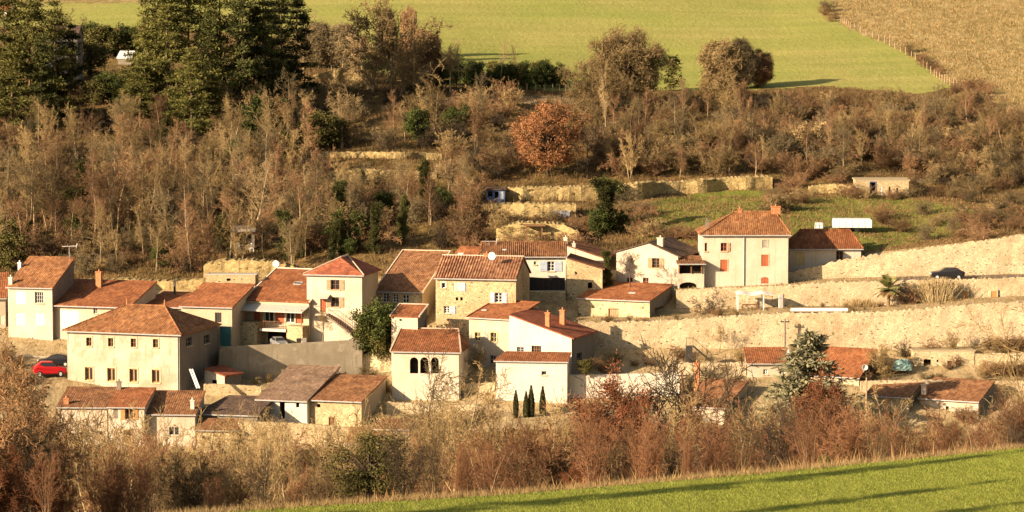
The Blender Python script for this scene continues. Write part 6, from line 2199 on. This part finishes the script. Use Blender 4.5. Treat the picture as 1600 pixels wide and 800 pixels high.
# brown hedges by the right edge
for a, b2, r, Y in ((1546, 1612, 545, 352.5), (1548, 1612, 585, 347.0)):
    for i in range(7):
        px = a + (b2 - a) * i / 6
        z0 = z_of(r, Y)
        place('bramble_bush', bush[2], Vector((x_of(px, z0, Y), Y, z0)), 'brown hedge bush along the pale wall at the right edge' , 'bush', 1.7, None, 'brown hedge at the right edge', 1.5, rg)

# trees beyond the left edge whose shadows fall across the near field
for x, y, h, k in ((-26, 99.5, 19, 1), (-27, 91, 18, 1), (-25.5, 85.5, 18, 0), (-29, 104, 15, 2)):
    px = 800 + x / y * F
    z0 = float(zf(px, y))
    place('evergreen_tree', pines[k], Vector((x, y, z0)), 'tree beside the near field beyond the left edge, known by its long shadow', 'tree', h, None, 'trees beside the near field', .38, rg)

# ------------------------------------------------------------------ ground cover
def tufts(name, label_kind, n, sampler, hgt, wid, mat, blades=4, seed=0, spread=.25):
    rs = np.random.RandomState(seed)
    px, Y = sampler(rs, n)
    z = zf(px, Y)
    x = x_of(px, z, Y)
    base = np.stack([x, Y, z], 1)
    m = len(base)
    B = np.repeat(base, blades, 0) + np.concatenate([rs.normal(0, spread, (m * blades, 2)), np.full((m * blades, 1), -.05)], 1)
    hh = hgt * rs.uniform(.5, 1.4, (m * blades, 1))
    a = rs.uniform(0, 6.283, m * blades)
    u = np.stack([np.cos(a), np.sin(a), np.zeros_like(a)], 1) * wid
    tip = B + np.concatenate([rs.normal(0, .35, (m * blades, 2)) * hh, hh], 1)
    V = np.stack([B - u, B + u, tip], 1).reshape(-1, 3)
    me = mesh_np(name, V, np.arange(len(V)).reshape(-1, 3), mat)
    tag(link(name, me), kind='stuff')

def samp(x0, x1, y0, y1, keep=None):
    def f(rs, n):
        px = rs.uniform(x0, x1, n * 3)
        Y = rs.uniform(y0, y1, n * 3)
        k = np.ones(len(px), bool)
        if keep is not None:
            k = keep(px, row_of(zf(px, Y), Y), Y)
        px, Y = px[k][:n], Y[k][:n]
        return px, Y
    return f
def hillkeep(px, row, Y):
    lower = np.interp(px, [0, 200, 450, 560, 650, 900, 1050, 1200, 1290, 1440, 1475], [50, 50, 62, 110, 133, 147, 146, 143, 138, 152, 145])
    k = row > lower
    k &= ~((px > fence_px(row)) & (row < 185))
    k &= ~((px > 985) & (px < 1235) & (row > 298) & (row < 376))
    k &= ~((px > 1236) & (px < 1560) & (row > 310) & (row < 400))
    return k
tufts('dry_undergrowth', None, 26000, samp(-150, 1750, 376, 520, hillkeep), .75, .05, 'bramble', 4, 1, .45)
tufts('dry_grass', None, 16000, samp(-150, 1750, 376, 520, hillkeep), .5, .05, 'grass_brown', 4, 2, .35)
tufts('pasture_grass', None, 22000, samp(1290, 1850, 470, 800, lambda p, r, Y: (p > fence_px(r) + 2) & (r < 200)), .42, .07, 'grass_dry', 4, 11, .3)
tufts('meadow_grass', None, 7000, samp(980, 1580, 373, 420, lambda p, r, Y: ((p < 1232) & (r > 300) & (r < 376) & (p > 990)) | ((p > 1236) & (r > 308) & (r < 392))), .28, .05, 'grass_brown', 4, 3, .3)
tufts('terrace_grass', None, 7000, samp(-100, 1750, 322, 372, None), .3, .05, 'grass_dry', 4, 4, .35)
tufts('bank_grass', None, 14000, samp(-100, 1750, 128, 320, lambda p, r, Y: Y > crest_y(p) + 1.5), .7, .03, 'grass_brown', 4, 5, .4)
def edge(rs, n):
    px = rs.uniform(250, 1700, n)
    return px, crest_y(px) + rs.uniform(-.05, 1.1, n)
tufts('field_edge_grass', None, 2200, edge, .28, .010, 'grass_dry', 6, 6, .2)
def fl(rs, n):
    rows = np.sqrt(rs.uniform(0, 1, n))
    px = rs.uniform(300, 1700, n)
    return px, crest_y(px) - 34 * (1 - rows) + .3
tufts('crop_blades', None, 60000, fl, .10, .012, 'grass_green', 3, 7, .12)
